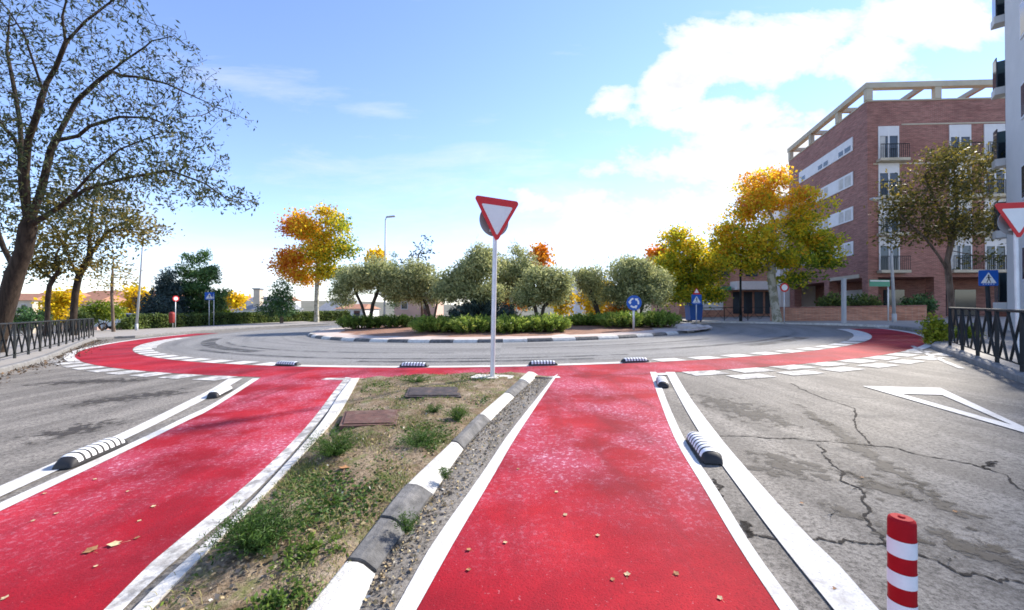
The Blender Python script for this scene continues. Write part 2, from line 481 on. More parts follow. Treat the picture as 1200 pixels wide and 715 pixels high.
class MB:
    """collects boxes, bars and tubes for one part"""
    def __init__(s):
        s.v, s.f, s.m = [], [], []

    def add(s, vs, fs, mi=0):
        n = len(s.v)
        s.v += [tuple(v) for v in vs]
        s.f += [tuple(i + n for i in f) for f in fs]
        s.m += [mi] * len(fs)
        return s

    def box(s, x0, x1, y0, y1, z0, z1, mi=0, mat=None):
        vs = [Vector((x, y, z)) for z in (z0, z1) for y in (y0, y1) for x in (x0, x1)]
        if mat is not None:
            vs = [mat @ v for v in vs]
        return s.add(vs, [(0, 2, 3, 1), (4, 5, 7, 6), (0, 1, 5, 4), (2, 6, 7, 3), (0, 4, 6, 2), (1, 3, 7, 5)], mi)

    def bar(s, a, b, w, d=None, mi=0):
        a, b = Vector(a), Vector(b)
        d = d or w
        ax = (b - a).normalized()
        u = ax.cross(Vector((0, 0, 1)))
        if u.length < 1e-3:
            u = Vector((1, 0, 0))
        u.normalize()
        v = u.cross(ax).normalized()
        vs = [p + u * (sx * w / 2) + v * (sy * d / 2) for p in (a, b) for sx, sy in ((-1, -1), (1, -1), (1, 1), (-1, 1))]
        return s.add(vs, [(3, 2, 1, 0), (4, 5, 6, 7), (0, 1, 5, 4), (1, 2, 6, 5), (2, 3, 7, 6), (3, 0, 4, 7)], mi)

    def tube(s, pts, radii, n=8, mi=0, caps=True):
        pts = [Vector(p) for p in pts]
        if isinstance(radii, (int, float)):
            radii = [radii] * len(pts)
        base = len(s.v)
        prev = None
        for i, p in enumerate(pts):
            t = (pts[min(i + 1, len(pts) - 1)] - pts[max(i - 1, 0)])
            if t.length < 1e-9:
                t = Vector((0, 0, 1))
            t.normalize()
            if prev is None:
                u = t.cross(Vector((0.31, 0.95, 0.05)))
                if u.length < 1e-3:
                    u = t.cross(Vector((1, 0, 0)))
            else:
                u = prev - t * prev.dot(t)
            u.normalize()
            prev = u
            w = t.cross(u)
            for k in range(n):
                a = 2 * math.pi * k / n
                s.v.append(tuple(p + (u * math.cos(a) + w * math.sin(a)) * radii[i]))
        for i in range(len(pts) - 1):
            for k in range(n):
                a, b = base + i * n + k, base + i * n + (k + 1) % n
                s.f.append((a, b, b + n, a + n))
                s.m.append(mi)
        if caps:
            s.f.append(tuple(base + k for k in reversed(range(n))))
            s.f.append(tuple(base + (len(pts) - 1) * n + k for k in range(n)))
            s.m += [mi, mi]
        return s

    def prism(s, outline, y0, y1, mi=0, axis='y'):
        """extrude a 2D outline (x,z) along y"""
        n = len(outline)
        if axis == 'y':
            vs = [(x, y0, z) for x, z in outline] + [(x, y1, z) for x, z in outline]
        else:
            vs = [(x, z, y0) for x, z in outline] + [(x, z, y1) for x, z in outline]
        fs = [tuple(range(n)), tuple(range(2 * n - 1, n - 1, -1))] + [(i, i + n, (i + 1) % n + n, (i + 1) % n) for i in range(n)]
        return s.add(vs, fs, mi)

    def build(s, name, mats, parent=None, smooth=False, bevel=0.0):
        o = mesh(name, s.v, s.f, mats, parent, smooth, s.m)
        bm = bmesh.new()
        bm.from_mesh(o.data)
        bmesh.ops.recalc_face_normals(bm, faces=bm.faces)
        if bevel:
            bmesh.ops.bevel(bm, geom=[e for e in bm.edges], offset=bevel, segments=2, affect='EDGES', profile=0.5)
        bm.to_mesh(o.data)
        bm.free()
        return o


def resample(pts, n):
    pts = np.array([tuple(p) for p in pts], float)
    # Catmull-Rom through the points, then even spacing
    if len(pts) > 2:
        q = np.vstack([2 * pts[0] - pts[1], pts, 2 * pts[-1] - pts[-2]])
        out = []
        for i in range(1, len(q) - 2):
            p0, p1, p2, p3 = q[i - 1], q[i], q[i + 1], q[i + 2]
            for t in np.linspace(0, 1, 8, endpoint=False):
                out.append(0.5 * ((2 * p1) + (-p0 + p2) * t + (2 * p0 - 5 * p1 + 4 * p2 - p3) * t * t + (-p0 + 3 * p1 - 3 * p2 + p3) * t ** 3))
        out.append(q[-2])
        pts = np.array(out)
    d = np.r_[0, np.cumsum(np.linalg.norm(np.diff(pts, axis=0), axis=1))]
    s = np.linspace(0, d[-1], n)
    return np.stack([np.interp(s, d, pts[:, k]) for k in range(pts.shape[1])], 1)


def strip(name, left, right, mat, h, kind='structure', n=40, wob=0.0):
    """flat ribbon on the ground between two ground polylines (x,y)"""
    L = resample([(p[0], p[1]) for p in left], n)
    Rr = resample([(p[0], p[1]) for p in right], n)
    if wob:
        L += R.normal(0, wob, L.shape)
        Rr += R.normal(0, wob, Rr.shape)
    vs = [(x, y, S * x + h) for x, y in L] + [(x, y, S * x + h) for x, y in Rr]
    fs = [(i, n + i, n + i + 1, i + 1) for i in range(n - 1)]
    o = mesh(name, vs, fs, mat)
    if kind:
        o['kind'] = kind
    return o


def poly_faces(pts):
    tris = tessellate_polygon([[Vector((p[0], p[1], 0)) for p in pts]])
    return [tuple(t) for t in tris]


def sheet(name, pts, mat, h):
    vs = [(p[0], p[1], S * p[0] + h) for p in pts]
    o = mesh(name, vs, poly_faces(pts), mat)
    up(o)
    o['kind'] = 'structure'
    return o


def up(o):
    bm = bmesh.new()
    bm.from_mesh(o.data)
    for f in bm.faces:
        if f.normal.z < 0:
            f.normal_flip()
    bm.to_mesh(o.data)
    bm.free()


def px(*pts, h=0.0):
    return [G(a, b, h) for a, b in pts]


def extend(pts, d0=0.0, d1=0.0):
    pts = [Vector((p[0], p[1])) for p in pts]
    if d0:
        pts = [pts[0] + (pts[0] - pts[1]).normalized() * d0] + pts
    if d1:
        pts = pts + [pts[-1] + (pts[-1] - pts[-2]).normalized() * d1]
    return pts


# ------------------------------------------------------------------ ground, road, pavements
def build_ground():
    # terrain: planar round the roundabout, falling away behind the hedge, hills far off
    xs = sorted(set([-1500, -1000, -700, -500, -350, -250, -180, -130, -100, -80, -60, -52, -46, -41, -37, -33, -20, -10, 0, 10, 20, 30, 40, 60, 90, 130, 200, 300, 500, 800, 1500]))
    ys = sorted(set([-1200, -600, -300, -100, -40, 0, 15, 30, 45, 55, 62, 68, 74, 80, 86, 92, 100, 120, 150, 190, 240, 300, 380, 470, 580, 720, 950, 1500]))
    vs = []
    for y in ys:
        for x in xs:
            z = gz(x, y) - 0.05
            if math.hypot(x, y) > 300:
                z += 7 * math.sin(x * 0.006 + 1) * math.cos(y * 0.004) + random.uniform(-2, 2)
            vs.append((x, y, z))
    nx = len(xs)
    fs = [(j * nx + i, j * nx + i + 1, (j + 1) * nx + i + 1, (j + 1) * nx + i) for j in range(len(ys) - 1) for i in range(nx - 1)]
    o = mesh('ground', vs, fs, M['land'], smooth=True)
    o['kind'] = 'structure'
    # asphalt carriageways
    o = mesh('road', [(x, y, S * x) for x, y in ((-33, -8), (40, -8), (40, 60), (-33, 60))], [(0, 1, 2, 3)], M['asphalt'])
    o['kind'] = 'structure'


KL = [(-6.2, 1.0), (-8.9, 5.2)] + [tuple(G(*p)[:2]) for p in ((0, 438), (60, 420), (110, 399))]
KR = [(5.6, -1.0), (6.4, 2.4), (7.0, 4.2)] + [tuple(G(*p)[:2]) for p in ((1200, 450), (1160, 434), (1112, 416.5), (1090, 406.5))]


def kerb_line(name, pts, w, h, mat, mat2=None, seg=1.0, inside=1, bev=0.02):
    """kerb of abutting stones along a polyline; the stones lie on the inside (left = +1) of the line"""
    L = resample(pts, max(2, int(sum((Vector(pts[i + 1]) - Vector(pts[i])).length for i in range(len(pts) - 1)) / seg) + 1))
    mb = MB()
    for i in range(len(L) - 1):
        a, b = Vector(L[i]), Vector(L[i + 1])
        t = (b - a).normalized()
        n = Vector((-t.y, t.x)) * inside
        a2, b2 = a + t * 0.006, b - t * 0.006
        ch = 0.03
        prof = [(0, -0.1), (0.0, h - ch), (ch, h), (w, h), (w, -0.1)]
        vs = []
        for q in (a2, b2):
            for o_, z in prof:
                pnt = q + n * o_
                vs.append((pnt.x, pnt.y, S * pnt.x + z))
        k = len(prof)
        fs = [(j, j + 1, j + 1 + k, j + k) for j in range(k - 1)] + [tuple(range(k)), tuple(range(2 * k - 1, k - 1, -1))]
        mb.add(vs, fs, (i % 2) if mat2 else 0)
    o = mb.build(name, [mat, mat2] if mat2 else mat)
    o['kind'] = 'structure'
    return o


def build_pavements():
    arcL = [pol(t, 21.75) for t in (-76, -82, -88, -95, -105, -115, -125)]
    full = KL + arcL
    kerb_line('kerb', full, 0.16, 0.13, M['kerb'], seg=1.0, inside=1)
    pts = [(x, y) for x, y in resample(full, 60)]
    poly = pts + [(-33.0, 60), (-33.0, -6), (-6.5, -6)]
    sheet('pavement', inset(pts, 0.15) + poly[60:], M['paving'], 0.122)
    arcR = [pol(t, 20.95) for t in (42, 48, 56, 64, 72)]
    exitR = [(19.2, 22.6), (20.4, 24.5), (22.5, 26.0)]
    fullR = KR + [pol(t, 21.1) for t in (44, 50, 57, 64, 70)]
    kerb_line('kerb', fullR, 0.16, 0.13, M['kerb'], seg=1.0, inside=-1)
    pr = [(x, y) for x, y in resample(fullR, 60)]
    ex = [(19.3, 23.6), (17.0, 28.0), (13.6, 31.5)]
    kerb_line('kerb', [fullR[-1]] + ex, 0.16, 0.12, M['kerb_pale'], seg=1.0, inside=-1)
    sheet('pavement', inset(pr, -0.15) + [(a + 0.1, b + 0.1) for a, b in ex] + [(13.6, 36), (40, 36), (40, -6), (6.0, -6)], M['paving'], 0.121)
    # back pavement beyond the roundabout
    back = [pol(t, 21.6) for t in (205, 195, 185, 175, 168)]
    sheet('pavement', back + [(-6, 60), (12, 60)], M['paving'], 0.12)


def inset(pts, d):
    out = []
    for i, p in enumerate(pts):
        a, b = Vector(pts[max(i - 1, 0)]), Vector(pts[min(i + 1, len(pts) - 1)])
        t = (b - a).normalized()
        n = Vector((-t.y, t.x)) * d
        out.append((p[0] + n.x, p[1] + n.y))
    return out


def arc(r, a0, a1, n):
    return [pol(a0 + (a1 - a0) * i / (n - 1), r) for i in range(n)]


def build_markings():
    RI, RO = 19.0, 20.45
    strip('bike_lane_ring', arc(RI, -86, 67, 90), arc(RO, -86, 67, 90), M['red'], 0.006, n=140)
    W = M['white_paint']
    hw = 0.010
    # painted lines along the right-hand cycle lane
    rl_l = extend(px((464, 715), (507, 639), (565, 556), (598, 507), (631, 465), (650, 440.8)), 1.6)
    rl_r = extend(px((489, 715), (536, 630.5), (577.5, 560), (606, 511), (639, 461), (654, 438.8)), 1.6)
    strip('edge_line', rl_l, rl_r, W, hw)
    tl = extend(px((913, 715), (866, 643), (824.5, 572.7), (791, 515), (773, 469.5), (761.7, 436.5)), 1.6)
    tr = extend(px((934, 715), (882, 643), (839, 572.7), (804, 519), (783, 473.7), (769, 436.5)), 1.6)
    strip('edge_line', tl, tr, W, hw)
    kl = extend(px((976, 715), (915, 638.7), (866, 572.7), (824.5, 515), (799.7, 473.7), (780, 436.5)), 1.6)
    kr = extend(px((1028, 715), (980, 661), (948, 630.5), (894.6, 572.7), (845, 515), (808, 465.4), (790.6, 436.5)), 1.6)
    strip('edge_line', kl, kr, W, hw)
    # bar joining the two lines at the junction end, over the dark gap
    strip('edge_line', px((767, 438), (767.5, 440.5)), px((782, 437.6), (783, 440)), W, 0.013, n=2)
    a = [tuple(p) for p in resample([(p[0], p[1]) for p in rl_r], 40)]
    b = [tuple(p) for p in resample([(p[0], p[1]) for p in tl], 40)]
    top = arc(20.47, 4.2, 9.6, 12)
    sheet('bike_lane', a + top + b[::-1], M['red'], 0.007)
    # left-hand cycle lane
    th_u = extend(px((0, 591), (150, 522), (220, 488.2), (250, 473.6), (296, 444.2)), 6)
    th_l = extend(px((0, 600.5), (150, 528.5), (220, 493.5), (250, 478.5), (304, 444)), 6)
    strip('edge_line', th_u, th_l, W, hw)
    tk_u = extend(px((0, 571), (150, 505), (220, 470.6), (248, 456.5), (268, 444)), 6)
    tk_l = extend(px((0, 583.5), (150, 514), (220, 479), (250, 463.5), (284, 444)), 6)
    strip('edge_line', tk_u, tk_l, W, hw)
    ml = extend(px((124, 715), (180, 659), (304, 556), (361.6, 498), (390, 461), (405, 442.5)), 1.8)
    mr = extend(px((146, 715), (180, 681), (300, 577), (357, 515), (396, 467), (412, 443.5)), 1.8)
    strip('edge_line', ml, mr, M['worn_paint'], hw)
    a = [tuple(p) for p in resample([(p[0], p[1]) for p in th_l], 40)]
    b = [tuple(p) for p in resample([(p[0], p[1]) for p in ml], 40)]
    topl = arc(20.46, -13.6, -9.3, 10)
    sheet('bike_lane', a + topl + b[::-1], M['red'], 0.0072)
    # white line along the head of the splitter island
    strip('edge_line', arc(20.42, -9.4, 3.6, 20), arc(20.62, -9.4, 3.6, 20), M['worn_paint'], 0.011)
    # inner ring line: solid where the separators stand, squares where traffic crosses
    strip('ring_line', arc(18.72, -15.5, 11.2, 40), arc(18.98, -15.5, 11.2, 40), W, hw)
    mb = MB()
    mi = MB()

    def square(r0, r1, a0, a1, b):
        q = [pol(a0, r0), pol(a1, r0), pol(a1, r1), pol(a0, r1)]
        b.add([(x, y, S * x + hw) for x, y in q], [(0, 1, 2, 3)])
    ang = 0.5 / 18.8 * 57.3
    t = 12.0
    while t < 42:
        square(18.5, 18.98, t, t + ang * 1.35, mb)
        t += ang * 2.1
    t = -17.2
    while t > -47:
        square(18.45, 18.98, t - ang * 1.3, t, mb)
        t -= ang * 2.1
    a2 = 0.5 / 20.7 * 57.3
    t = 10.6
    while t < 33:
        square(20.48, 20.95, t, t + a2 * 1.5, mi)
        t += a2 * 2.15
    t = -15.2
    while t > -37:
        square(20.48, 20.98, t - a2 * 1.25, t, mi)
        t -= a2 * 2.0
    for t in range(7):     # short bars continuing towards the left-hand kerb
        a0 = -37.5 - t * 1.45
        square(20.75 + t * 0.03, 21.55, a0 - 0.75, a0, mi)
    t = 12.0
    while t < 36.5:
        square(21.1, 21.5, t, t + 2.05, mi)
        t += 3.1
    for nm, b in (('crossing_squares', mb), ('crossing_squares', mi)):
        o = b.build(nm, M['worn_paint'] if b is mi else W)
        up(o)
        o['kind'] = 'structure'
    strip('ring_line', arc(18.45, 43, 66, 30), arc(18.99, 43, 66, 30), W, hw)
    strip('ring_line', arc(18.3, -48, -72, 30), arc(18.98, -48, -72, 30), M['worn_paint'], hw)
    strip('ring_line', arc(20.44, 33, 70, 40), arc(20.66, 33, 70, 40), W, hw)
    strip('ring_line', arc(20.44, -37, -84, 40), arc(20.68, -37, -84, 40), W, hw)
    # line along the right-hand gutter
    strip('edge_line', inset(KR[4:], 0.42), inset(KR[4:], 0.32), M['worn_paint'], hw)
    # give-way triangle on the right-hand lane
    A, B, C = G(1010.6, 453), G(1102, 455.3), G(1238, 519)
    a, b, c = G(1056, 462.2), G(1104, 463.6), G(1186, 499)
    vs = [(p.x, p.y, S * p.x + hw) for p in (A, B, C, a, b, c)]
    o = mesh('give_way_triangle', vs, [(0, 3, 4, 1), (1, 4, 5, 2), (2, 5, 3, 0)], M['white_paint'])
    up(o)
    o['kind'] = 'structure'

    # tyre marks, cracks and tar patches
    def ribbon(name, pts, w, h=0.004, n=60, wob=0.0):
        L = resample([(p[0], p[1]) for p in pts], n)
        if wob:
            k = R.normal(0, wob * 0.35, L.shape)
            k += np.stack([np.interp(np.arange(n), np.linspace(0, n - 1, n // 5), R.normal(0, wob * 1.4, n // 5)) for _ in range(2)], 1)
            k[0] = k[-1] = 0
            L = L + k
        T = np.gradient(L, axis=0)
        T /= np.linalg.norm(T, axis=1, keepdims=True) + 1e-9
        Nn = np.stack([-T[:, 1], T[:, 0]], 1)
        ww = w * (0.35 + 1.5 * R.random(n) ** 1.5) if wob else np.full(n, w)
        ww[0] = ww[-1] = 0.002
        A_, B_ = L + Nn * ww[:, None] / 2, L - Nn * ww[:, None] / 2
        vs = [(x, y, S * x + h) for x, y in A_] + [(x, y, S * x + h) for x, y in B_]
        o = mesh(name, vs, [(i, n + i, n + i + 1, i + 1) for i in range(n - 1)], M['crack'])
        up(o)
        o['kind'] = 'structure'
        return o
    ck = [
        [(926, 449), (947, 459), (962, 465), (985, 473), (1003, 483), (1004, 500), (1018, 518), (1023, 522)],
        [(830, 512), (905, 513), (960, 517), (1023, 522), (1050, 526), (1100, 538), (1152, 548), (1180, 562), (1215, 590)],
        [(1150, 548), (1163, 544), (1166, 541)],
        [(962, 522), (975, 545), (992, 560), (1008, 580), (1020, 600), (1032, 632), (1040, 640)],
        [(873, 622), (885, 628), (940, 632), (1000, 635), (1040, 638), (1085, 652), (1130, 672), (1180, 680), (1215, 690)],
        [(838, 562), (846, 585), (848, 600)],
        [(872, 612), (878, 630)],
    ]
    for c in ck:
        ribbon('road_crack', [G(*p) for p in c], 0.015, n=110, wob=0.014)
    # dark skid arcs round the circulating lane
    m = M['skid'] = skidmat()
    for r, a0, a1, w in ((17.3, -40, 12, 0.24), (15.9, -52, -5, 0.16), (16.6, -66, -30, 0.55), (14.6, 2, 34, 0.2), (16.4, 14, 46, 0.3), (17.9, -12, 8, 0.3), (17.0, 28, 44, 0.5)):
        o = strip('tyre_mark', arc(r - w / 2, a0, a1, 50), arc(r + w / 2, a0, a1, 50), m, 0.004, n=60)
        up(o)
    for pts, w in (([(812, 460), (850, 474), (885, 486), (945, 503)], 0.42), ([(905, 528), (925, 548), (950, 568)], 0.42), ([(985, 556), (1030, 568), (1075, 590)], 0.22), ([(950, 590), (985, 598), (1010, 612)], 0.16), ([(1075, 625), (1130, 640), (1215, 672)], 0.24), ([(1000, 612), (1060, 632), (1120, 660)], 0.14), ([(930, 470), (1000, 520), (1090, 580), (1200, 655)], 0.12),
                   ([(60, 480), (150, 466), (235, 458)], 0.5), ([(10, 452), (110, 447), (190, 446)], 0.4), ([(0, 520), (70, 508), (150, 490)], 0.35)):
        L = [G(*p) for p in pts]
        stain_strip(L, w)



def stain_strip(pts, w):
    n = 40
    L = resample([(p.x, p.y) for p in pts], n)
    T = unit(np.gradient(L, axis=0))
    Nn = np.stack([-T[:, 1], T[:, 0]], 1)
    prof = np.sin(np.linspace(0, np.pi, n)) ** 0.5
    vs, core = [], []
    for k, cv in ((-1.5, 0.0), (0, 1.0), (1.5, 0.0)):
        q = L + Nn * (k * w)
        for i in range(n):
            vs.append((q[i, 0], q[i, 1], S * q[i, 0] + 0.003))
            core.append(cv * prof[i])
    fs = [(r * n + i, r * n + i + 1, (r + 1) * n + i + 1, (r + 1) * n + i) for r in range(2) for i in range(n - 1)]
    o = mesh('road_stain', vs, fs, M['stain'])
    up(o)
    at = o.data.attributes.new('core', 'FLOAT', 'POINT')
    at.data.foreach_set('value', np.array(core, dtype=np.float32))
    o['kind'] = 'structure'


def skidmat():
    def mk(name, col, sc, lo, hi, amt):
        m, nt, b = newmat(name)
        p = pos(nt)
        nt.links.new(ramp(nt, noise(nt, p, 40, 4, 0.7), [(0.3, tuple(x * 0.6 for x in col)), (0.7, tuple(x * 1.3 for x in col))]), b.inputs['Base Color'])
        b.inputs['Roughness'].default_value = 0.8
        f = noise(nt, p, sc, 8, 0.75)
        if name == 'tar_stain':
            core = N(nt, 'ShaderNodeAttribute', attribute_name='core').outputs['Fac']
            f = math_(nt, 'ADD', f, math_(nt, 'MULTIPLY', math_(nt, 'SUBTRACT', core, 0.72), 0.24))
        nt.links.new(ramp(nt, f, [(lo, 0.0), (hi, amt)]), b.inputs['Alpha'])
        return m
    M['stain'] = mk('tar_stain', (0.050, 0.041, 0.033), 8.5, 0.475, 0.525, 0.9)
    return mk('tyre_rubber_mark', (0.045, 0.046, 0.05), 1.3, 0.36, 0.66, 0.85)


# ------------------------------------------------------------------ the splitter island in front
def build_median():
    kin = px((357, 715), (415, 645), (462, 585), (482.5, 562), (530, 517), (561, 486), (590, 461), (618.7, 436.5), h=0.065)
    kout = px((425, 711), (445, 668), (478, 622), (509, 579), (544, 527), (575, 494), (602, 467), (631, 440.6))
    kin = resample([(p.x, p.y) for p in extend(kin, 1.6)], 200)
    kout = resample([(p.x, p.y) for p in extend(kout, 1.6)], 200)
    # block joints by picture height of the outer foot
    ys = [900, 668, 622, 579, 527, 494, 467, 452, 440]
    cols = [0, 1, 1, 0, 1, 0, 1, 0]
    outY = kout[:, 1]
    mb = MB()
    for k in range(len(ys) - 1):
        ya, yb = G(520, ys[k]).y, G(520, ys[k + 1]).y
        ia, ib = int(np.argmin(abs(outY - ya))), int(np.argmin(abs(outY - yb)))
        if k == 0:
            ia = 0
        if k == len(ys) - 2:
            ib = 199
        gap = 0.012
        idx = np.linspace(ia, ib, 6)
        vs, K = [], 6
        for q, t in enumerate(idx):
            i0 = int(t)
            i1 = min(199, i0 + 1)
            fr = t - i0
            o_ = Vector(kout[i0] * (1 - fr) + kout[i1] * fr)
            td = Vector(kout[min(199, i0 + 4)] - kout[max(0, i0 - 4)]).normalized()
            d = Vector((-td.y, td.x))
            w = float(np.linalg.norm(kin - np.array(o_), axis=1).min())
            tdir = Vector((-d.y, d.x))
            sh = tdir * (-gap if q == 0 else gap if q == 5 else 0) * -1
            if q == 0:
                sh = -tdir * gap * -1
            for off, z in ((0, -0.05), (0.006, 0.012), (w * 0.42, 0.062), (w * 0.6, 0.074), (w - 0.012, 0.078), (w, 0.07), (w, -0.05)):
                pnt = o_ + d * off
                jitter = (k * 7 % 5 - 2) * 0.004
                vs.append((pnt.x, pnt.y, S * pnt.x + z + (jitter if z > 0 else 0)))
        K = 7
        fs = []
        for q in range(5):
            for j in range(K - 1):
                fs.append((q * K + j, q * K + j + 1, (q + 1) * K + j + 1, (q + 1) * K + j))
        fs += [tuple(range(K)), tuple(5 * K + j for j in reversed(range(K)))]
        # shrink each block slightly for the joints
        c = sum((Vector(v) for v in vs), Vector()) / len(vs)
        vs = [tuple(c + (Vector(v) - c) * (0.985 if k not in (1, 2) else 0.955)) for v in vs]
        mb.add(vs, fs, cols[k])
    o = mb.build('median_kerb', [M['kerb_white'], M['black_paint']])
    o['kind'] = 'structure'
    # flush kerb on the left-hand side
    ll = extend(px((155, 715), (180, 690), (242, 634), (300, 581), (374, 498), (398, 462), (412, 443.5), h=0.04), 1.8)
    lr = extend(px((181, 709), (250, 639), (310, 580), (361.6, 525), (399, 482), (421, 443), h=0.04), 1.8)
    L = resample([(p.x, p.y) for p in ll], 50)
    Rr = resample([(p.x, p.y) for p in lr], 50)
    vs = []
    for a, b in zip(L, Rr):
        for p, z in ((a, -0.02), (a, 0.04), (b, 0.045), (b, -0.05)):
            vs.append((p[0], p[1], S * p[0] + z))
    fs = [(i * 4 + j, i * 4 + j + 1, i * 4 + 5 + j, i * 4 + 4 + j) for i in range(49) for j in range(3)] + [(0, 1, 2, 3), (199, 198, 197, 196)]
    o = mesh('median_kerb', vs, fs, M['kerb_pale'])
    o['kind'] = 'structure'
    # soil: a bumpy grid between the kerbs
    n, m_ = 90, 40
    A = resample([tuple(p) for p in Rr], n)
    # left side runs along the flush kerb, right side along the inner edge of the painted kerb
    Bq = resample([tuple(p) for p in kin], n)
    t_ = np.linspace(0, 1, m_)
    vs = []
    for i in range(n):
        for j, t in enumerate(t_):
            x, y = A[i] * (1 - t) + Bq[i] * t
            hh = 0.032 * (1 - t) + 0.055 * t + 0.035 * math.sin(math.pi * t)
            hh += 0.018 * math.sin(7 * x + 2.1 * y) * math.sin(5.3 * y) + R.normal(0, 0.005)
            if j in (0, m_ - 1):
                hh = 0.03 if j == 0 else 0.05
            vs.append((x, y, S * x + hh))
    fs = [(i * m_ + j, i * m_ + j + 1, (i + 1) * m_ + j + 1, (i + 1) * m_ + j) for i in range(n - 1) for j in range(m_ - 1)]
    o = mesh('median_soil', vs, fs, M['soil'], smooth=True)
    up(o)
    o['kind'] = 'structure'
    # closing strip at the head of the island
    e = [(A[-1][0], A[-1][1]), (Bq[-1][0], Bq[-1][1]), pol(3.2, 20.6), pol(0, 20.62), pol(-4, 20.62), pol(-8.6, 20.62)]
    o = sheet('median_soil', e, M['soil'], 0.03)
    return A, Bq


def soil_h(A, Bq, x, y):
    i = int(np.argmin(abs(A[:, 1] + Bq[:, 1] - 2 * y)))
    t = (x - A[i][0]) / max(0.05, Bq[i][0] - A[i][0])
    t = min(1, max(0, t))
    return S * x + 0.032 * (1 - t) + 0.055 * t + 0.035 * math.sin(math.pi * t)


# ------------------------------------------------------------------ plants
def quads(name, C, D, size, width, tint, mat, parent=None, fold=0.0):
    """leaf-shaped faces: C centres, D long axes (unit), per-leaf size and width ratio; tint 0..1 per leaf"""
    n = len(C)
    rnd = R.normal(size=(n, 3))
    U = np.cross(D, rnd)
    U /= np.linalg.norm(U, axis=1, keepdims=True) + 1e-9
    size = np.broadcast_to(size, (n,))[:, None]
    w = np.broadcast_to(width, (n,))[:, None]
    V = np.empty((n, 4, 3))
    V[:, 0] = C - D * size * 0.5
    V[:, 1] = C + U * size * w * 0.5 + D * size * 0.05
    V[:, 2] = C + D * size * 0.5
    V[:, 3] = C - U * size * w * 0.5 + D * size * 0.05
    me = bpy.data.meshes.new(name)
    me.vertices.add(4 * n)
    me.vertices.foreach_set('co', V.reshape(-1))
    me.loops.add(4 * n)
    me.loops.foreach_set('vertex_index', np.arange(4 * n, dtype=np.int32))
    me.polygons.add(n)
    me.polygons.foreach_set('loop_start', np.arange(0, 4 * n, 4, dtype=np.int32))
    me.polygons.foreach_set('loop_total', np.full(n, 4, dtype=np.int32))
    me.update(calc_edges=True)
    at = me.attributes.new('tint', 'FLOAT', 'FACE')
    at.data.foreach_set('value', np.clip(tint, 0, 1).astype(np.float32))
    return link(name, me, mat, parent)


def unit(a):
    return a / (np.linalg.norm(a, axis=-1, keepdims=True) + 1e-9)


def rdir(n, zb=0.0):
    d = R.normal(size=(n, 3))
    d[:, 2] += zb
    return unit(d)


def blob_pts(blobs, n, shell=0.0):
    """blobs: (centre, (rx,ry,rz)); n points spread by volume, shell pushes them outward"""
    vol = np.array([b[1][0] * b[1][1] * b[1][2] for b in blobs]) ** 0.75
    pick = R.choice(len(blobs), n, p=vol / vol.sum())
    u = rdir(n)
    r = R.random(n) ** (1 / 3.0)
    if shell:
        r = r ** (1 - shell)
    c = np.array([tuple(b[0]) for b in blobs])[pick]
    rr = np.array([b[1] for b in blobs])[pick]
    return c + u * r[:, None] * rr, u


def pxblob(lst, Y, depth=None):
    out = []
    for e in lst:
        x, y, rx, ry = e[:4]
        dy = e[4] if len(e) > 4 else 0.0
        k = (Y + dy) / F
        out.append((P(x, y, Y + dy), (rx * k, depth or (rx + ry) * 0.5 * k, ry * k)))
    return out


def sst_arr(x):
    return np.clip((x - 0.45) / 0.4, 0, 1)


def lobes(blobs, k=6, f=0.45, spread=0.75):
    out = []
    for c, r in blobs:
        for i in range(k):
            u = unit(R.normal(size=(1, 3)))[0] * (R.random() ** 0.4) * spread
            g = f * (0.7 + 0.6 * R.random())
            out.append((Vector((c[0] + u[0] * r[0], c[1] + u[1] * r[1], c[2] + u[2] * r[2])), (r[0] * g, r[1] * g, r[2] * g * 0.85)))
    return out


def colonize(seeds, att, step, infl=1e9, kill=None, iters=140, jit=0.15):
    """space colonisation: returns nodes (N,3) and parents"""
    nodes, par = [], []
    for s in seeds:
        s = [Vector(p) for p in s]
        if nodes:
            d = [(Vector(q) - s[0]).length for q in nodes]
            last = int(np.argmin(d))
            pts = s
        else:
            nodes.append(tuple(s[0]))
            par.append(-1)
            last = 0
            pts = s
        for a, b in zip(pts[:-1], pts[1:]):
            k = max(1, int((b - a).length / step))
            for i in range(1, k + 1):
                q = a.lerp(b, i / k)
                nodes.append(tuple(q))
                par.append(last)
                last = len(nodes) - 1
    nodes = [np.array(p) for p in nodes]
    kill = kill or step * 1.6
    A = np.array(att)
    near = np.full(len(A), 1e18)
    idx = np.zeros(len(A), int)

    def upd(lo):
        nonlocal near, idx
        for j in range(lo, len(nodes)):
            d = np.linalg.norm(A - nodes[j], axis=1)
            m = d < near
            near[m] = d[m]
            idx[m] = j
    upd(0)
    seen = set()
    for it in range(iters):
        keep = near > kill
        A, near, idx = A[keep], near[keep], idx[keep]
        if not len(A):
            break
        use = near < infl
        if not use.any():
            break
        lo = len(nodes)
        for j in np.unique(idx[use]):
            d = unit(A[use & (idx == j)] - nodes[j]).sum(0) + R.normal(0, jit, 3)
            d = unit(d)
            q = nodes[j] + d * step
            key = (j, tuple(np.round(d, 1)))
            if key in seen:
                continue
            seen.add(key)
            nodes.append(q)
            par.append(j)
        if len(nodes) == lo or len(nodes) > 9000:
            break
        upd(lo)
    return np.array(nodes), np.array(par)


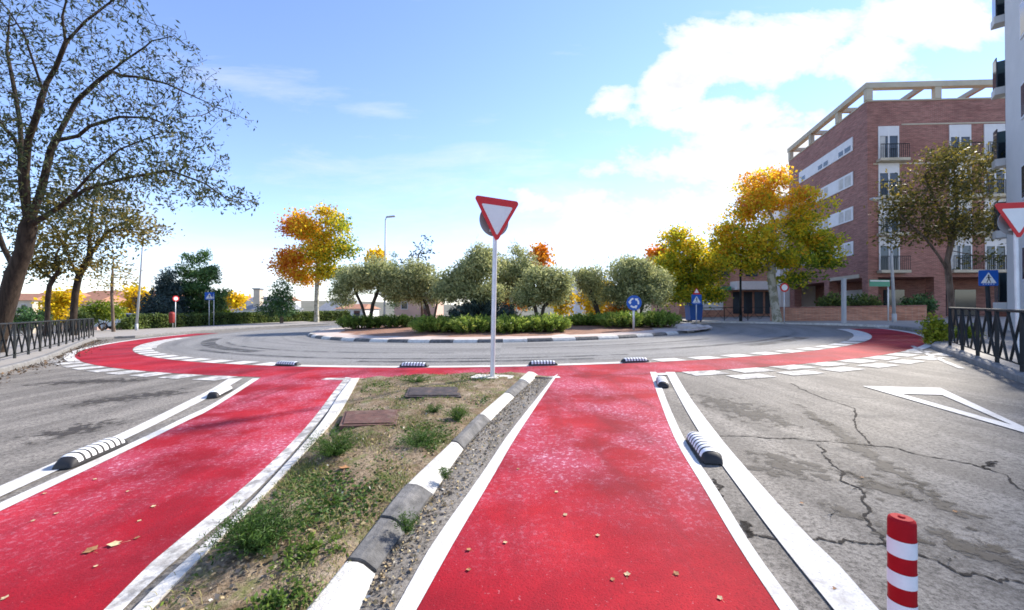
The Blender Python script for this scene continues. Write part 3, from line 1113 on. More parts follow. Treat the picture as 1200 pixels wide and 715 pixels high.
def tree_mesh(name, nodes, par, r0, rtip, mat, parent, ex=2.3, sides=7, minr=0.0, origin=(0, 0, 0), flare=1.25):
    n = len(nodes)
    kids = [[] for _ in range(n)]
    for i, p in enumerate(par):
        if p >= 0:
            kids[p].append(i)
    acc = np.zeros(n)
    for i in range(n - 1, -1, -1):
        pass
    order = []
    st = [0]
    while st:
        i = st.pop()
        order.append(i)
        st += kids[i]
    for i in reversed(order):
        acc[i] = 1.0 if not kids[i] else sum(acc[k] for k in kids[i])
    rr = acc ** (1 / ex)
    rr = rtip + (rr - 1) * (r0 - rtip) / max(1e-6, rr[0] - 1)
    mb = MB()
    o3 = Vector(origin)
    st = [(0, None)]
    while st:
        i, frm = st.pop()
        chain = [i]
        while kids[chain[-1]]:
            ks = sorted(kids[chain[-1]], key=lambda k: -acc[k])
            for k in ks[1:]:
                st.append((k, chain[-1]))
            chain.append(ks[0])
        pts, rs = [], []
        if frm is not None:
            pts.append(nodes[frm])
            rs.append(min(rr[frm] * 0.8, rr[chain[0]] * 1.15))
        for c in chain:
            pts.append(nodes[c])
            rs.append(rr[c])
        if len(pts) < 2 or max(rs) < minr:
            continue
        if frm is None:
            rs[0] *= flare
        s_ = sides if max(rs) > 0.06 else (5 if max(rs) > 0.02 else 3)
        mb.tube([Vector(p) - o3 for p in pts], rs, s_, caps=len(pts) < 4)
    return mb.build(name, mat, parent, smooth=True), rr, kids


def clumps(blobs, ncl, per, sig, shell, size, width, tintf, zb=0.2, squash=0.7):
    """leaf clumps through a crown's volume; returns centres, directions, sizes, tint"""
    cc, u = blob_pts(blobs, ncl, shell)
    ct = tintf(cc)
    k = R.poisson(per, ncl) + 2
    C = np.repeat(cc, k, axis=0)
    T = np.repeat(ct, k)
    U = np.repeat(u, k, axis=0)
    off = R.normal(0, 1, C.shape) * np.array([sig, sig, sig * squash])
    C = C + off
    D = unit(rdir(len(C), zb) + U * 0.5)
    return C, D, size * (0.6 + 0.8 * R.random(len(C))), T + R.normal(0, 0.12, len(C))


def leafy_tree(name, label, cat, base, blobs, trunk, leaf, r0, bark, ncl, per, sig, size, width=0.7, shell=0.45, seeds=None, natt=160, step=None, tint=(0.45, 0.25), group=None, zb=0.2, tintf=None, squash=0.7, minr=0.012, seed_pts=None):
    t = thing(name, label, cat, base, group=group)
    b = Vector(base)
    cmid = sum((Vector(q[0]) for q in blobs), Vector()) / len(blobs)
    att, _ = blob_pts(blobs, natt, 0.3)
    if seeds is None:
        seeds = [[b, b.lerp(cmid, 0.35) + Vector((0.05, 0, 0)), b.lerp(cmid, 0.6)]]
    span = (cmid - b).length
    step = step or max(0.25, span * 0.09)
    nodes, par = colonize(seeds, att, step, iters=60)
    tree_mesh('trunk', nodes, par, r0, 0.012, M[bark], t, origin=base, minr=minr)
    if tintf is None:
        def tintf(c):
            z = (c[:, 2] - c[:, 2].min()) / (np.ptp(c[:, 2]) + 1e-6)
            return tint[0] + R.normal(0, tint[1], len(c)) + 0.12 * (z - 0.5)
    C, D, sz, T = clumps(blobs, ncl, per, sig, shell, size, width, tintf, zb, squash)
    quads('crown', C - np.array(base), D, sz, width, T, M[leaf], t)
    return t


def build_left_tree():
    """the big, half bare tree on the left: limbs laid out as surveyed, twigs grown from them"""
    Y = 14.0
    base = Vector((-17.6, 13.9, S * -17.6 + 0.12))

    def q(pts, dy):
        n = len(pts)
        return [P(x, y, Y + dy * i / max(1, n - 1)) for i, (x, y) in enumerate(pts)]
    trunk = [base, P(8, 355, Y), P(18, 320, Y), P(28, 295, Y), P(33, 265, Y)]
    seeds = [trunk,
             q([(33, 265), (26, 215), (25, 170), (23, 140), (15, 95), (8, 60), (12, 10), (8, -40)], 1.5),
             q([(33, 265), (30, 205), (33, 165), (45, 130), (50, 105), (40, 75), (28, 40), (12, 15)], -1.5),
             q([(50, 105), (65, 80), (77, 50), (73, 20), (78, 0), (80, -30)], -0.5),
             q([(77, 50), (100, 25), (130, 2), (150, -20)], -1.5),
             q([(33, 265), (48, 225), (60, 175), (75, 145), (90, 118), (115, 95), (145, 72), (170, 55), (178, 48), (205, 42)], 1.0),
             q([(128, 88), (160, 90), (195, 98), (225, 112)], 1.6),
             q([(38, 262), (60, 250), (85, 228), (110, 200), (140, 175), (190, 155), (225, 155)], -2.0),
             q([(85, 165), (105, 148), (140, 137), (175, 138), (205, 150)], -1.2),
             q([(60, 250), (100, 222), (150, 208), (200, 200), (240, 215), (268, 235)], 1.2),
             q([(18, 318), (4, 290), (-15, 240), (-40, 190), (-70, 140)], 1.0),
             q([(25, 170), (5, 150), (-20, 110), (-50, 60)], -1.0)]
    blobs = pxblob([(20, 60, 80, 90), (80, 20, 90, 60), (150, 55, 80, 45), (190, 60, 48, 30), (190, 120, 62, 40), (130, 170, 95, 35), (215, 165, 35, 28), (70, 190, 90, 45),
                    (170, 215, 75, 28), (240, 220, 38, 22), (60, 240, 70, 26), (-60, 90, 90, 120), (-60, 220, 60, 60), (120, 110, 90, 60), (245, 110, 18, 25)], Y, 2.6)
    att, _ = blob_pts(blobs, 3600, 0.25)
    nodes, par = colonize(seeds, att, 0.26, infl=2.6, kill=0.30, iters=70, jit=0.3)
    t = thing('locust_tree', 'tall half bare dark tree with a thick leaning trunk behind the dark railing', 'tree', base)
    o, rr, kids = tree_mesh('trunk', nodes, par, 0.245, 0.0065, M['bark_dark'], t, ex=1.62, sides=10, origin=base, flare=1.3)
    tips = np.array([i for i in range(len(nodes)) if rr[i] < 0.022])
    pr = P(600, 0, 1)
    # leaves hang in little sprays from the twigs: denser and yellower low in the crown
    low = np.clip((9.0 - nodes[tips][:, 2]) / 6.0, 0, 1)
    k = R.poisson(2.6 + 9.5 * low)
    C = np.repeat(nodes[tips], k, axis=0)
    lw = np.repeat(low, k)
    C = C + R.normal(0, 0.10, C.shape) + np.array([0, 0, -0.05])
    D = rdir(len(C), -0.7)
    T = 0.18 + 0.52 * lw * R.random(len(C)) + R.normal(0, 0.13, len(C))
    quads('crown', C - np.array(base), D, 0.09 + 0.12 * R.random(len(C)), 0.34, T, M['lf_sparse'], t)


def build_trees():
    build_left_tree()
    g = 'small street trees behind the dark railing'
    # second locust behind the railing
    b = Vector(P(86, 392, 25)) * 1.0
    b.z = gz(b.x, b.y) + 0.12
    Y = 25
    seeds = [[b, P(86, 372, Y), P(88, 345, Y), P(92, 325, Y)], [P(92, 325, Y), P(105, 300, Y), P(125, 272, Y), P(150, 258, Y)], [P(125, 272, Y), P(160, 268, Y - 1), P(196, 271, Y - 1.5)],
             [P(92, 325, Y), P(80, 300, Y + 1), P(66, 270, Y + 1)], [P(105, 300, Y), P(105, 268, Y), P(110, 235, Y)]]
    leafy_tree('locust_tree', 'medium olive brown tree with a straight dark trunk behind the far end of the railing', 'tree', b,
               pxblob([(95, 290, 55, 24), (130, 268, 50, 22), (60, 270, 40, 24), (105, 240, 55, 24), (160, 268, 38, 10), (120, 312, 26, 10)], Y), None, 'lf_locust2', 0.17, 'bark_dark',
               560, 8, 0.36, 0.22, 0.45, 0.2, seeds=seeds, natt=420, step=0.5, tint=(0.45, 0.25), minr=0.0)
    b = P(55, 394, 24)
    b.z = gz(b.x, b.y) + 0.12
    Y = 24
    leafy_tree('locust_tree', 'slim tree with a bare stem between the leaning trunk and the straight trunk', 'tree', b,
               pxblob([(55, 300, 34, 20), (40, 316, 24, 12), (70, 315, 24, 12)], Y), None, 'lf_locust2', 0.12, 'bark_dark',
               170, 8, 0.32, 0.22, 0.45, 0.2, seeds=[[b, P(56, 350, Y), P(58, 335, Y)], [P(58, 335, Y), P(68, 318, Y)]], natt=160, step=0.45, tint=(0.4, 0.25), minr=0.0)
    b = P(133, 389, 29)
    b.z = gz(b.x, b.y) + 0.12
    Y = 29
    leafy_tree('young_tree', 'thin nearly bare young tree left of the tall lamp post', 'tree', b,
               pxblob([(130, 320, 22, 18), (148, 330, 16, 12), (118, 335, 14, 10)], Y), None, 'lf_locust2', 0.09, 'bark_brown',
               60, 5, 0.3, 0.2, 0.45, 0.2, seeds=[[b, P(132, 365, Y), P(131, 345, Y), P(132, 315, Y), P(134, 302, Y)]], natt=110, step=0.5, tint=(0.7, 0.2), minr=0.0)

    # orange and yellow plane tree left of the island
    Y = 46
    b = P(371, 380, Y)
    b.z = gz(b.x, b.y) + 0.1

    def tf(c):
        x = (c[:, 0] - c[:, 0].min()) / np.ptp(c[:, 0])
        z = (c[:, 2] - c[:, 2].min()) / np.ptp(c[:, 2])
        return 0.98 - 0.85 * x + 0.10 * z + R.normal(0, 0.13, len(c))
    leafy_tree('plane_tree', 'round autumn tree with orange leaves on one side and yellow green on the other', 'tree', b,
               lobes(pxblob([(362, 270, 24, 24), (390, 265, 20, 20), (345, 300, 20, 18), (375, 300, 28, 22), (402, 292, 18, 16), (352, 322, 22, 12), (385, 322, 20, 11), (338, 265, 10, 12), (382, 248, 10, 8), (330, 310, 10, 6)], Y), 14, 0.44), None, 'lf_plane', 0.24, 'bark_plane',
               760, 22, 0.44, 0.25, 0.8, 0.15, natt=120, step=0.9, tintf=tf, seeds=[[b, P(371, 350, Y), P(372, 320, Y), P(374, 290, Y)]], minr=0.02)
    # big plane tree before the brick block
    Y = 27.5
    b = P(911, 379, Y)
    b.z = gz(b.x, b.y) + 0.12

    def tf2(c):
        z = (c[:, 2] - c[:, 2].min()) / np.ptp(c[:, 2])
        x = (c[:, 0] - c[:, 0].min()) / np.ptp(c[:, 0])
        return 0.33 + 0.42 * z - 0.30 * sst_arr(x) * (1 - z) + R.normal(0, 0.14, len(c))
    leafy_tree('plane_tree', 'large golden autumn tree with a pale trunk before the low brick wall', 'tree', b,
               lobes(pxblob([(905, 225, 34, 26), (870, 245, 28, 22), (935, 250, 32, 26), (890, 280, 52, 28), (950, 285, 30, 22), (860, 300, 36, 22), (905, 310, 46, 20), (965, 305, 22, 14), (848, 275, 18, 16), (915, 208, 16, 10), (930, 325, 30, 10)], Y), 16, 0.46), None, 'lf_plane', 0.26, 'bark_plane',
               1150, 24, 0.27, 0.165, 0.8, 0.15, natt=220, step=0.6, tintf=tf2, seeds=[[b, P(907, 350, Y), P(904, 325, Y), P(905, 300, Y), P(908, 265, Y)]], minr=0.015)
    # plane tree on the roundabout's far side
    Y = 31
    b = P(808, 381, Y)
    b.z = gz(b.x, b.y) + 0.12

    def tf3(c):
        z = (c[:, 2] - c[:, 2].min()) / np.ptp(c[:, 2])
        return 0.20 + 0.30 * z + R.normal(0, 0.12, len(c))
    leafy_tree('plane_tree', 'yellow green autumn tree right of the round olive crown', 'tree', b,
               lobes(pxblob([(790, 285, 22, 18), (810, 300, 30, 24), (785, 320, 26, 22), (820, 325, 30, 20), (800, 345, 34, 16), (840, 300, 18, 20), (772, 345, 16, 14), (835, 345, 18, 12)], Y), 14, 0.48), None, 'lf_plane', 0.15, 'bark_plane',
               760, 24, 0.29, 0.175, 0.8, 0.15, natt=140, step=0.6, tintf=tf3, seeds=[[b, P(805, 360, Y), P(802, 335, Y), P(806, 310, Y)]], minr=0.015)
    Y = 48
    for (cx_, cy_, rx, ry, lab, lf) in ((770, 300, 13, 13, 'orange autumn crown rising behind the round olive crown', 'lf_orange'),
                                        (630, 305, 13, 17, 'golden orange tree rising behind the centre olives', 'lf_orange'),
                                        (441, 302, 6, 9, 'small yellow tree top above the leftmost olive', 'lf_yellow'),
                                        (700, 350, 22, 20, 'bright yellow low tree in the gap between olives', 'lf_yellow'),
                                        (656, 350, 16, 14, 'golden yellow bushy tree low behind the centre olives', 'lf_yellow'),
                                        (158, 352, 18, 13, 'bright yellow tree beyond the hedge beside the lamp post', 'lf_yellow'),
                                        (275, 352, 8, 6, 'small yellow tree beyond the hedge beside the chimney', 'lf_yellow'),
                                        (70, 355, 18, 18, 'yellow tree behind the dark railing', 'lf_yellow')):
        b = P(cx_ + 1, 372, Y)
        b.z = gz(b.x, b.y)
        leafy_tree('autumn_tree', lab, 'tree', b, lobes(pxblob([(cx_, cy_, rx, ry), (cx_ - rx * 0.4, cy_ + ry * 0.5, rx * 0.6, ry * 0.5), (cx_ + rx * 0.45, cy_ - ry * 0.2, rx * 0.6, ry * 0.7), (cx_ + rx * 0.1, cy_ + ry * 0.9, rx * 0.8, ry * 0.5)], Y), 5, 0.50), None, lf, 0.14, 'bark_brown',
                   int(60 + rx * ry * 0.35), 9, 0.42, 0.36, 0.75, 0.35, natt=40, step=0.7, tint=(0.45, 0.25), minr=0.03)

    # tree before the brick block on the right: thin brownish crown
    Y = 19
    b = P(1116, 388, Y)
    b.z = gz(b.x, b.y) + 0.12
    seeds = [[b, P(1115, 360, Y), P(1111, 320, Y), P(1110, 305, Y)], [P(1110, 305, Y), P(1118, 270, Y), P(1122, 235, Y), P(1118, 200, Y)],
             [P(1111, 318, Y), P(1100, 300, Y), P(1085, 280, Y), P(1065, 262, Y)], [P(1118, 270, Y), P(1140, 245, Y), P(1160, 225, Y)], [P(1118, 275, Y), P(1098, 240, Y), P(1085, 210, Y)]]
    leafy_tree('street_tree', 'thin brown green tree with a forked trunk before the brick block', 'tree', b,
               lobes(pxblob([(1090, 240, 50, 32), (1130, 235, 48, 36), (1110, 275, 66, 26), (1052, 248, 30, 26), (1162, 260, 28, 30), (1100, 200, 56, 28), (1148, 200, 32, 24), (1056, 285, 30, 10), (1150, 302, 30, 10), (1110, 178, 34, 14)], Y), 5, 0.50), None, 'lf_locust2', 0.125, 'bark_brown',
               900, 9, 0.26, 0.16, 0.42, 0.1, seeds=seeds, natt=700, step=0.36, tint=(0.30, 0.22), minr=0.0)

    # olives on the island
    g = 'olive trees on the roundabout island'
    ol = [
        (430, 27.5, 'broad leftmost olive tree with two dark stems', [(418, 335, 26, 20), (445, 325, 26, 22), (398, 342, 14, 14), (468, 335, 16, 16), (430, 318, 20, 10)], [[(432, 372), (424, 358), (418, 345)], [(434, 372), (437, 356), (444, 338)]]),
        (500, 28, 'olive tree with a twiggy upright top beside the broad leftmost olive', [(495, 328, 18, 18), (480, 335, 14, 16), (508, 340, 16, 12), (490, 312, 12, 8)], [[(507, 372), (500, 358), (494, 345)], [(508, 372), (512, 356), (514, 345)]]),
        (548, 22.5, 'tall pale olive tree just left of the centre sign post', [(535, 330, 24, 18), (556, 315, 22, 22), (560, 342, 24, 14), (525, 342, 14, 12), (568, 298, 10, 12)], [[(567, 374), (566, 358), (560, 342)], [(567, 374), (560, 356), (545, 345)]]),
        (600, 26, 'dark olive tree just right of the centre sign post', [(598, 325, 22, 26), (612, 318, 14, 22), (588, 340, 18, 16), (610, 345, 16, 10), (606, 296, 6, 10)], [[(600, 374), (600, 355), (600, 335)]]),
        (636, 22.5, 'pale round olive tree with a curved stem left of the gap', [(636, 335, 24, 16), (648, 345, 16, 12), (622, 345, 16, 12), (636, 322, 16, 9)], [[(632, 374), (637, 360), (646, 350)], [(632, 374), (627, 360), (622, 350)]]),
        (690, 26, 'small olive tree right of the gap leaning over its stem', [(690, 328, 15, 14), (696, 342, 13, 11), (684, 322, 9, 8)], [[(706, 374), (698, 358), (692, 342)]]),
        (745, 25.5, 'large round grey olive tree behind the blue round sign', [(742, 330, 30, 22), (725, 342, 20, 16), (762, 345, 18, 18), (745, 315, 20, 11), (755, 325, 20, 16)], [[(750, 374), (752, 360), (758, 348)], [(749, 374), (742, 358), (735, 345)]]),
    ]
    for px0, Y, lab, bl, sd in ol:
        seeds = [[P(x, y, Y) for x, y in s] for s in sd]
        b = seeds[0][0].copy()
        b.z = gz(b.x, b.y) + 0.15
        for s in seeds:
            s[0] = b.copy()
        bl = [(q[0], q[1], q[2] * 1.30, q[3] * 1.16) for q in bl]
        vol = sum(q[2] * q[3] for q in bl)
        leafy_tree('olive_tree', lab, 'tree', b, lobes(pxblob(bl, Y), 6, 0.55), None, 'lf_olive', 0.16, 'bark_olive', int(vol * 0.62), 14, 0.19, 0.18, 0.36, 0.35,
                   seeds=seeds, natt=90, step=0.3, tint=(0.45, 0.22), group=g, squash=0.9, minr=0.012)
    # sparse sapling showing above the olives
    Y = 30
    b = P(496, 374, Y)
    b.z = gz(b.x, b.y) + 0.15
    leafy_tree('young_tree', 'wispy young tree whose bare shoots rise above the olives', 'tree', b, pxblob([(486, 296, 10, 10), (500, 290, 9, 14), (478, 305, 6, 8)], Y), None, 'lf_spruce', 0.07, 'bark_brown',
               22, 6, 0.22, 0.26, 0.4, 0.2, natt=40, step=0.4, tint=(0.4, 0.2), minr=0.0)

    # conifers beyond the hedge on the left
    Y = 42
    b = P(235, 384, Y)
    b.z = gz(b.x, b.y)
    leafy_tree('pine_tree', 'rounded dark green pine beyond the hedge', 'tree', b, lobes(pxblob([(234, 302, 12, 10), (224, 318, 16, 10), (246, 320, 16, 11), (236, 336, 26, 10), (220, 348, 20, 9), (254, 348, 18, 10), (238, 358, 28, 10)], Y), 10, 0.46), None, 'lf_pine', 0.25, 'bark_brown',
               700, 16, 0.26, 0.32, 0.3, 0.2, natt=70, step=0.8, tint=(0.5, 0.25), zb=0.5, minr=0.03)
    b = P(197, 384, 40)
    b.z = gz(b.x, b.y)
    leafy_tree('spruce_tree', 'pointed blue green conifer beside the rounded pine', 'tree', b, pxblob([(197, 321, 3, 6), (197, 332, 9, 7), (197, 343, 14, 7), (196, 354, 19, 7), (196, 365, 22, 7)], 40), None, 'lf_spruce', 0.18, 'bark_brown',
               460, 16, 0.28, 0.36, 0.25, 0.3, natt=50, step=0.8, tint=(0.5, 0.25), zb=-0.1, minr=0.03)
    b = P(182, 386, 37)
    b.z = gz(b.x, b.y)
    leafy_tree('spruce_tree', 'low spreading dark blue conifer right of the tall lamp post', 'tree', b, pxblob([(182, 362, 18, 10), (172, 352, 10, 8), (195, 368, 14, 8), (178, 372, 16, 7)], 37), None, 'lf_spruce', 0.14, 'bark_brown',
               200, 14, 0.28, 0.34, 0.2, 0.35, natt=50, step=0.7, tint=(0.35, 0.25), minr=0.03)
    b = P(330, 380, 44)
    b.z = gz(b.x, b.y)
    leafy_tree('cypress_tree', 'dense dark green conical bush before the grey roofs', 'tree', b, pxblob([(331, 338, 9, 8), (328, 350, 14, 9), (326, 362, 19, 9)], 44), None, 'lf_pine', 0.15, 'bark_brown',
               240, 14, 0.30, 0.30, 0.3, 0.4, natt=40, step=0.7, tint=(0.4, 0.25), minr=0.03)
    b = P(413, 372, 45)
    b.z = gz(b.x, b.y)
    b2 = P(461, 372, 40)
    b2.z = gz(b2.x, b2.y)
    leafy_tree('cypress_tree', 'slim dark cypress tip standing behind the leftmost olive', 'tree', b2, pxblob([(462, 302, 2, 7), (462, 315, 3.5, 9), (461, 330, 4.5, 10), (461, 350, 5, 12)], 40), None, 'lf_pine', 0.12, 'bark_brown',
               120, 12, 0.2, 0.26, 0.3, 0.4, natt=30, step=0.7, tint=(0.35, 0.25), minr=0.03)

    # shrubs
    sh = [(120, 362, 24, 14, 31, 'lf_shrub', 'bright green rounded shrub behind the end of the railing', 0.5),
          (150, 378, 10, 10, 33, 'lf_hedge', 'dark green shrub at the foot of the tall lamp post', 0.4),
          (30, 372, 30, 14, 26, 'lf_pine', 'dark low bush behind the near part of the left railing', 0.3),
          (100, 372, 16, 10, 30, 'lf_hedge', 'mid green bush between the two dark trunks', 0.5),
          (262, 366, 9, 6, 44, 'lf_shrub', 'light green bush on the hedge top before the grey roof', 0.3),
          (1096, 384, 12, 20, 12.6, 'lf_shrub', 'yellow green shrub at the end of the right railing', 0.75),
          (1132, 392, 14, 14, 13.5, 'lf_shrub', 'pale green shrub seen through the right railing', 0.55),
          (725, 362, 16, 7, 27, 'lf_orange', 'low orange shrub under the round grey olive', 0.4),
          (603, 355, 16, 8, 30, 'lf_orange', 'rust orange shrub behind the dark olive stems', 0.3),
          (975, 352, 14, 9, 30, 'lf_hedge', 'green shrub above the low brick wall', 0.4),
          (1010, 352, 22, 8, 29, 'lf_hedge', 'grey green shrub behind the wall beside the lamp', 0.35),
          (1075, 355, 20, 12, 28.5, 'lf_pine', 'dark shrub under the brick block', 0.35)]
    for x, y, rx, ry, Y, lf, lab, tn in sh:
        b = P(x, y + ry + 2, Y)
        b.z = gz(b.x, b.y) + 0.1
        k = Y / F
        sc = max(0.5, min(1.3, Y / 30))
        bl = pxblob([(x, y, rx * 0.8, ry * 0.8), (x - rx * 0.4, y + ry * 0.3, rx * 0.6, ry * 0.7), (x + rx * 0.4, y + ry * 0.35, rx * 0.6, ry * 0.6)], Y)
        t = thing('shrub', lab, 'shrub', b)
        c0 = Vector(bl[0][0])
        mb = MB()
        for i in range(7):
            tip = blob_pts(bl, 1)[0][0]
            mb.tube([Vector((0, 0, -0.05)), (Vector(tip) - b) * 0.5 + Vector((0, 0, 0.05)), Vector(tip) - b], [0.03 * sc, 0.02 * sc, 0.008], 4)
        mb.build('stem', M['bark_brown'], t, True)
        C, D, sz, T = clumps(bl, int(50 + rx * ry * 0.35), 10, 0.14 * sc, 0.35, 0.2 * sc, 0.5, lambda c: tn + R.normal(0, 0.2, len(c)))
        quads('foliage', C - np.array(b), D, sz, 0.5, T, M[lf], t)


def build_junipers():
    # low spreading junipers along the front of the island: (px0, px1, py of the front foot, top, depth width)
    beds = [(398, 440, 386, 372, 2.0, 'dark juniper at the left end of the island'), (436, 484, 385, 372, 2.0, 'dark low juniper before the broad leftmost olive'),
            (484, 532, 391, 373, 2.4, 'bright juniper at the left of the long front bed'), (528, 580, 391, 374, 2.4, 'bright juniper just left of the centre sign post'),
            (578, 622, 391, 374, 2.4, 'bright juniper just right of the centre sign post'), (618, 664, 390, 372, 2.2, 'juniper with upright tips before the pale round olive'),
            (670, 712, 383, 371, 2.0, 'juniper at the right of the bare red soil'), (708, 758, 385, 368, 2.2, 'juniper around the foot of the blue round sign'), (752, 800, 384, 368, 2.2, 'juniper at the right end of the island'),
            (528, 600, 372, 350, 2.0, 'blue grey spreading juniper under the tall pale olive')]
    for i, (x0, x1, yf, yt, dp, lab) in enumerate(beds):
        f0, f1 = G(x0, yf, 0.14), G(x1, yf, 0.14)
        if i == 9:
            f0, f1 = P(x0, yf, 21.5), P(x1, yf, 21.5)
        mid = (f0 + f1) / 2
        Yc = mid.y + dp * 0.36
        b = Vector((mid.x, Yc, gz(mid.x, Yc) + 0.14))
        top = P((x0 + x1) / 2, yt, Yc).z - b.z
        wx = (f1.x - f0.x) / 2
        t = thing('juniper_bush', lab, 'shrub', b, group='low junipers on the roundabout island')
        n = 230
        a = R.random(n) * 6.283
        rr = np.sqrt(R.random(n))
        C0 = np.stack([np.cos(a) * rr * wx * 1.05, np.sin(a) * rr * dp * 0.55, np.zeros(n)], 1)
        hz = top * (0.35 + 0.65 * np.sqrt(np.clip(1 - rr ** 2, 0, 1))) * (0.7 + 0.45 * R.random(n))
        out = unit(np.stack([np.cos(a) * (0.4 + rr), np.sin(a) * (0.4 + rr), 0.35 + 0.5 * R.random(n)], 1))
        C0[:, 2] = hz * 0.74
        mb = MB()
        for k in range(0, n, 9):
            mb.tube([(C0[k][0] * 0.2, C0[k][1] * 0.2, 0.0), (C0[k][0] * 0.7, C0[k][1] * 0.7, C0[k][2] * 0.4), tuple(C0[k])], [0.03, 0.02, 0.008], 4)
        mb.build('stem', M['bark_brown'], t, True)
        per = 34
        C = np.repeat(C0, per, axis=0)
        O = np.repeat(out, per, axis=0)
        s = R.random(len(C))
        C = C + (O + np.array([0, 0, 0.25])) * (s[:, None] - 0.35) * 0.55 + R.normal(0, 0.045, C.shape)
        C[:, 2] = np.maximum(C[:, 2], 0.02 + 0.05 * R.random(len(C)))
        D = unit(O + R.normal(0, 0.45, C.shape))
        T = np.repeat(R.normal(0.42, 0.2, n), per) + 0.22 * (s - 0.4) + R.normal(0, 0.1, len(C))
        if i < 2:
            T -= 0.2
        quads('foliage', C, D, 0.12 + 0.1 * R.random(len(C)), 0.3, T, M['lf_spruce' if i == 9 else 'lf_juniper'], t)


def build_hedge():
    pts = [P(160, 387, 33), P(205, 386, 36), P(250, 383, 40), P(310, 380, 46), P(365, 377.5, 52), P(412, 374, 57)]
    L = resample([(p.x - 0.6, p.y + 0.4) for p in pts], 60)
    t = thing('clipped_hedge', 'long clipped green hedge running along the far pavement on the left', 'hedge', (L[0][0], L[0][1], gz(*L[0])))
    o3 = np.array(t.location)
    T = unit(np.gradient(L, axis=0))
    Nn = np.stack([-T[:, 1], T[:, 0]], 1)
    H, Wd = 1.2, 0.9
    mb = MB()
    for i in range(59):
        vs = []
        for j in (i, i + 1):
            for sx, z in ((-1, 0), (-1, H - 0.15), (1, H - 0.15), (1, 0)):
                q = L[j] + Nn[j] * sx * (Wd / 2 - 0.12)
                vs.append((q[0] - o3[0], q[1] - o3[1], gz(q[0], q[1]) + z - o3[2]))
        mb.add(vs, [(0, 1, 5, 4), (1, 2, 6, 5), (2, 3, 7, 6)])
    mb.build('twigs', M['core'], t)
    n = 26000
    k = R.random(n) * 58.99
    i0 = k.astype(int)
    f = (k - i0)[:, None]
    base = L[i0] * (1 - f) + L[i0 + 1] * f
    nn = Nn[i0]
    side = R.random(n)
    sx = np.where(side < 0.55, -1.0, np.where(side < 0.65, 1.0, R.uniform(-1, 1, n)))
    # face towards the road is +/-; use both
    sx = np.where(side < 0.3, 1.0, sx)
    z = np.where((side < 0.65), R.random(n) * H, H) + 0.08 * np.sin(k * 3.1) * (side >= 0.65) + R.normal(0, 0.05, n)
    xy = base + nn * (sx * Wd / 2 + R.normal(0, 0.05, n))[:, None]
    C = np.stack([xy[:, 0], xy[:, 1], S * xy[:, 0] + np.maximum(z, 0.03)], 1)
    tint = 0.42 + 0.2 * np.sin(k * 1.7) + R.normal(0, 0.2, n)
    quads('foliage', C - o3, rdir(n, 0.3), 0.16 * (0.6 + 0.8 * R.random(n)), 0.6, tint, M['lf_hedge'], t)


def blades(name, B, h, lean, w, tint, mat, parent=None):
    """grass blades: bent strips of two quads"""
    n = len(B)
    a = R.random(n) * 6.283
    d = np.stack([np.cos(a), np.sin(a), np.zeros(n)], 1)
    u = np.stack([-np.sin(a), np.cos(a), np.zeros(n)], 1)
    h = np.broadcast_to(h, (n,))[:, None]
    lean = np.broadcast_to(lean, (n,))[:, None]
    w = np.broadcast_to(w, (n,))[:, None]
    V = np.empty((n, 5, 3))
    V[:, 0] = B - u * w / 2
    V[:, 1] = B + u * w / 2
    m = B + d * h * lean * 0.35 + np.array([0, 0, 1]) * h * 0.6
    V[:, 2] = m + u * w * 0.4
    V[:, 3] = m - u * w * 0.4
    V[:, 4] = B + d * h * lean + np.array([0, 0, 1]) * h * (1 - 0.35 * lean)
    me = bpy.data.meshes.new(name)
    me.vertices.add(5 * n)
    me.vertices.foreach_set('co', V.reshape(-1))
    idx = np.arange(n)[:, None] * 5
    loops = np.concatenate([idx + np.array([[0, 1, 2, 3]]), idx + np.array([[3, 2, 4]])], 1).reshape(-1).astype(np.int32)
    me.loops.add(7 * n)
    me.loops.foreach_set('vertex_index', loops)
    st = (np.arange(n)[:, None] * 7 + np.array([[0, 4]])).reshape(-1).astype(np.int32)
    me.polygons.add(2 * n)
    me.polygons.foreach_set('loop_start', st)
    me.polygons.foreach_set('loop_total', np.tile([4, 3], n).astype(np.int32))
    me.update(calc_edges=True)
    at = me.attributes.new('tint', 'FLOAT', 'FACE')
    at.data.foreach_set('value', np.repeat(np.clip(tint, 0, 1), 2).astype(np.float32))
    return link(name, me, mat, parent)


def between(A, B, s, t):
    k = s * (len(A) - 1.001)
    i = k.astype(int)
    f = (k - i)[:, None]
    a = A[i] * (1 - f) + A[i + 1] * f
    b = B[i] * (1 - f) + B[i + 1] * f
    return a * (1 - t)[:, None] + b * t[:, None]


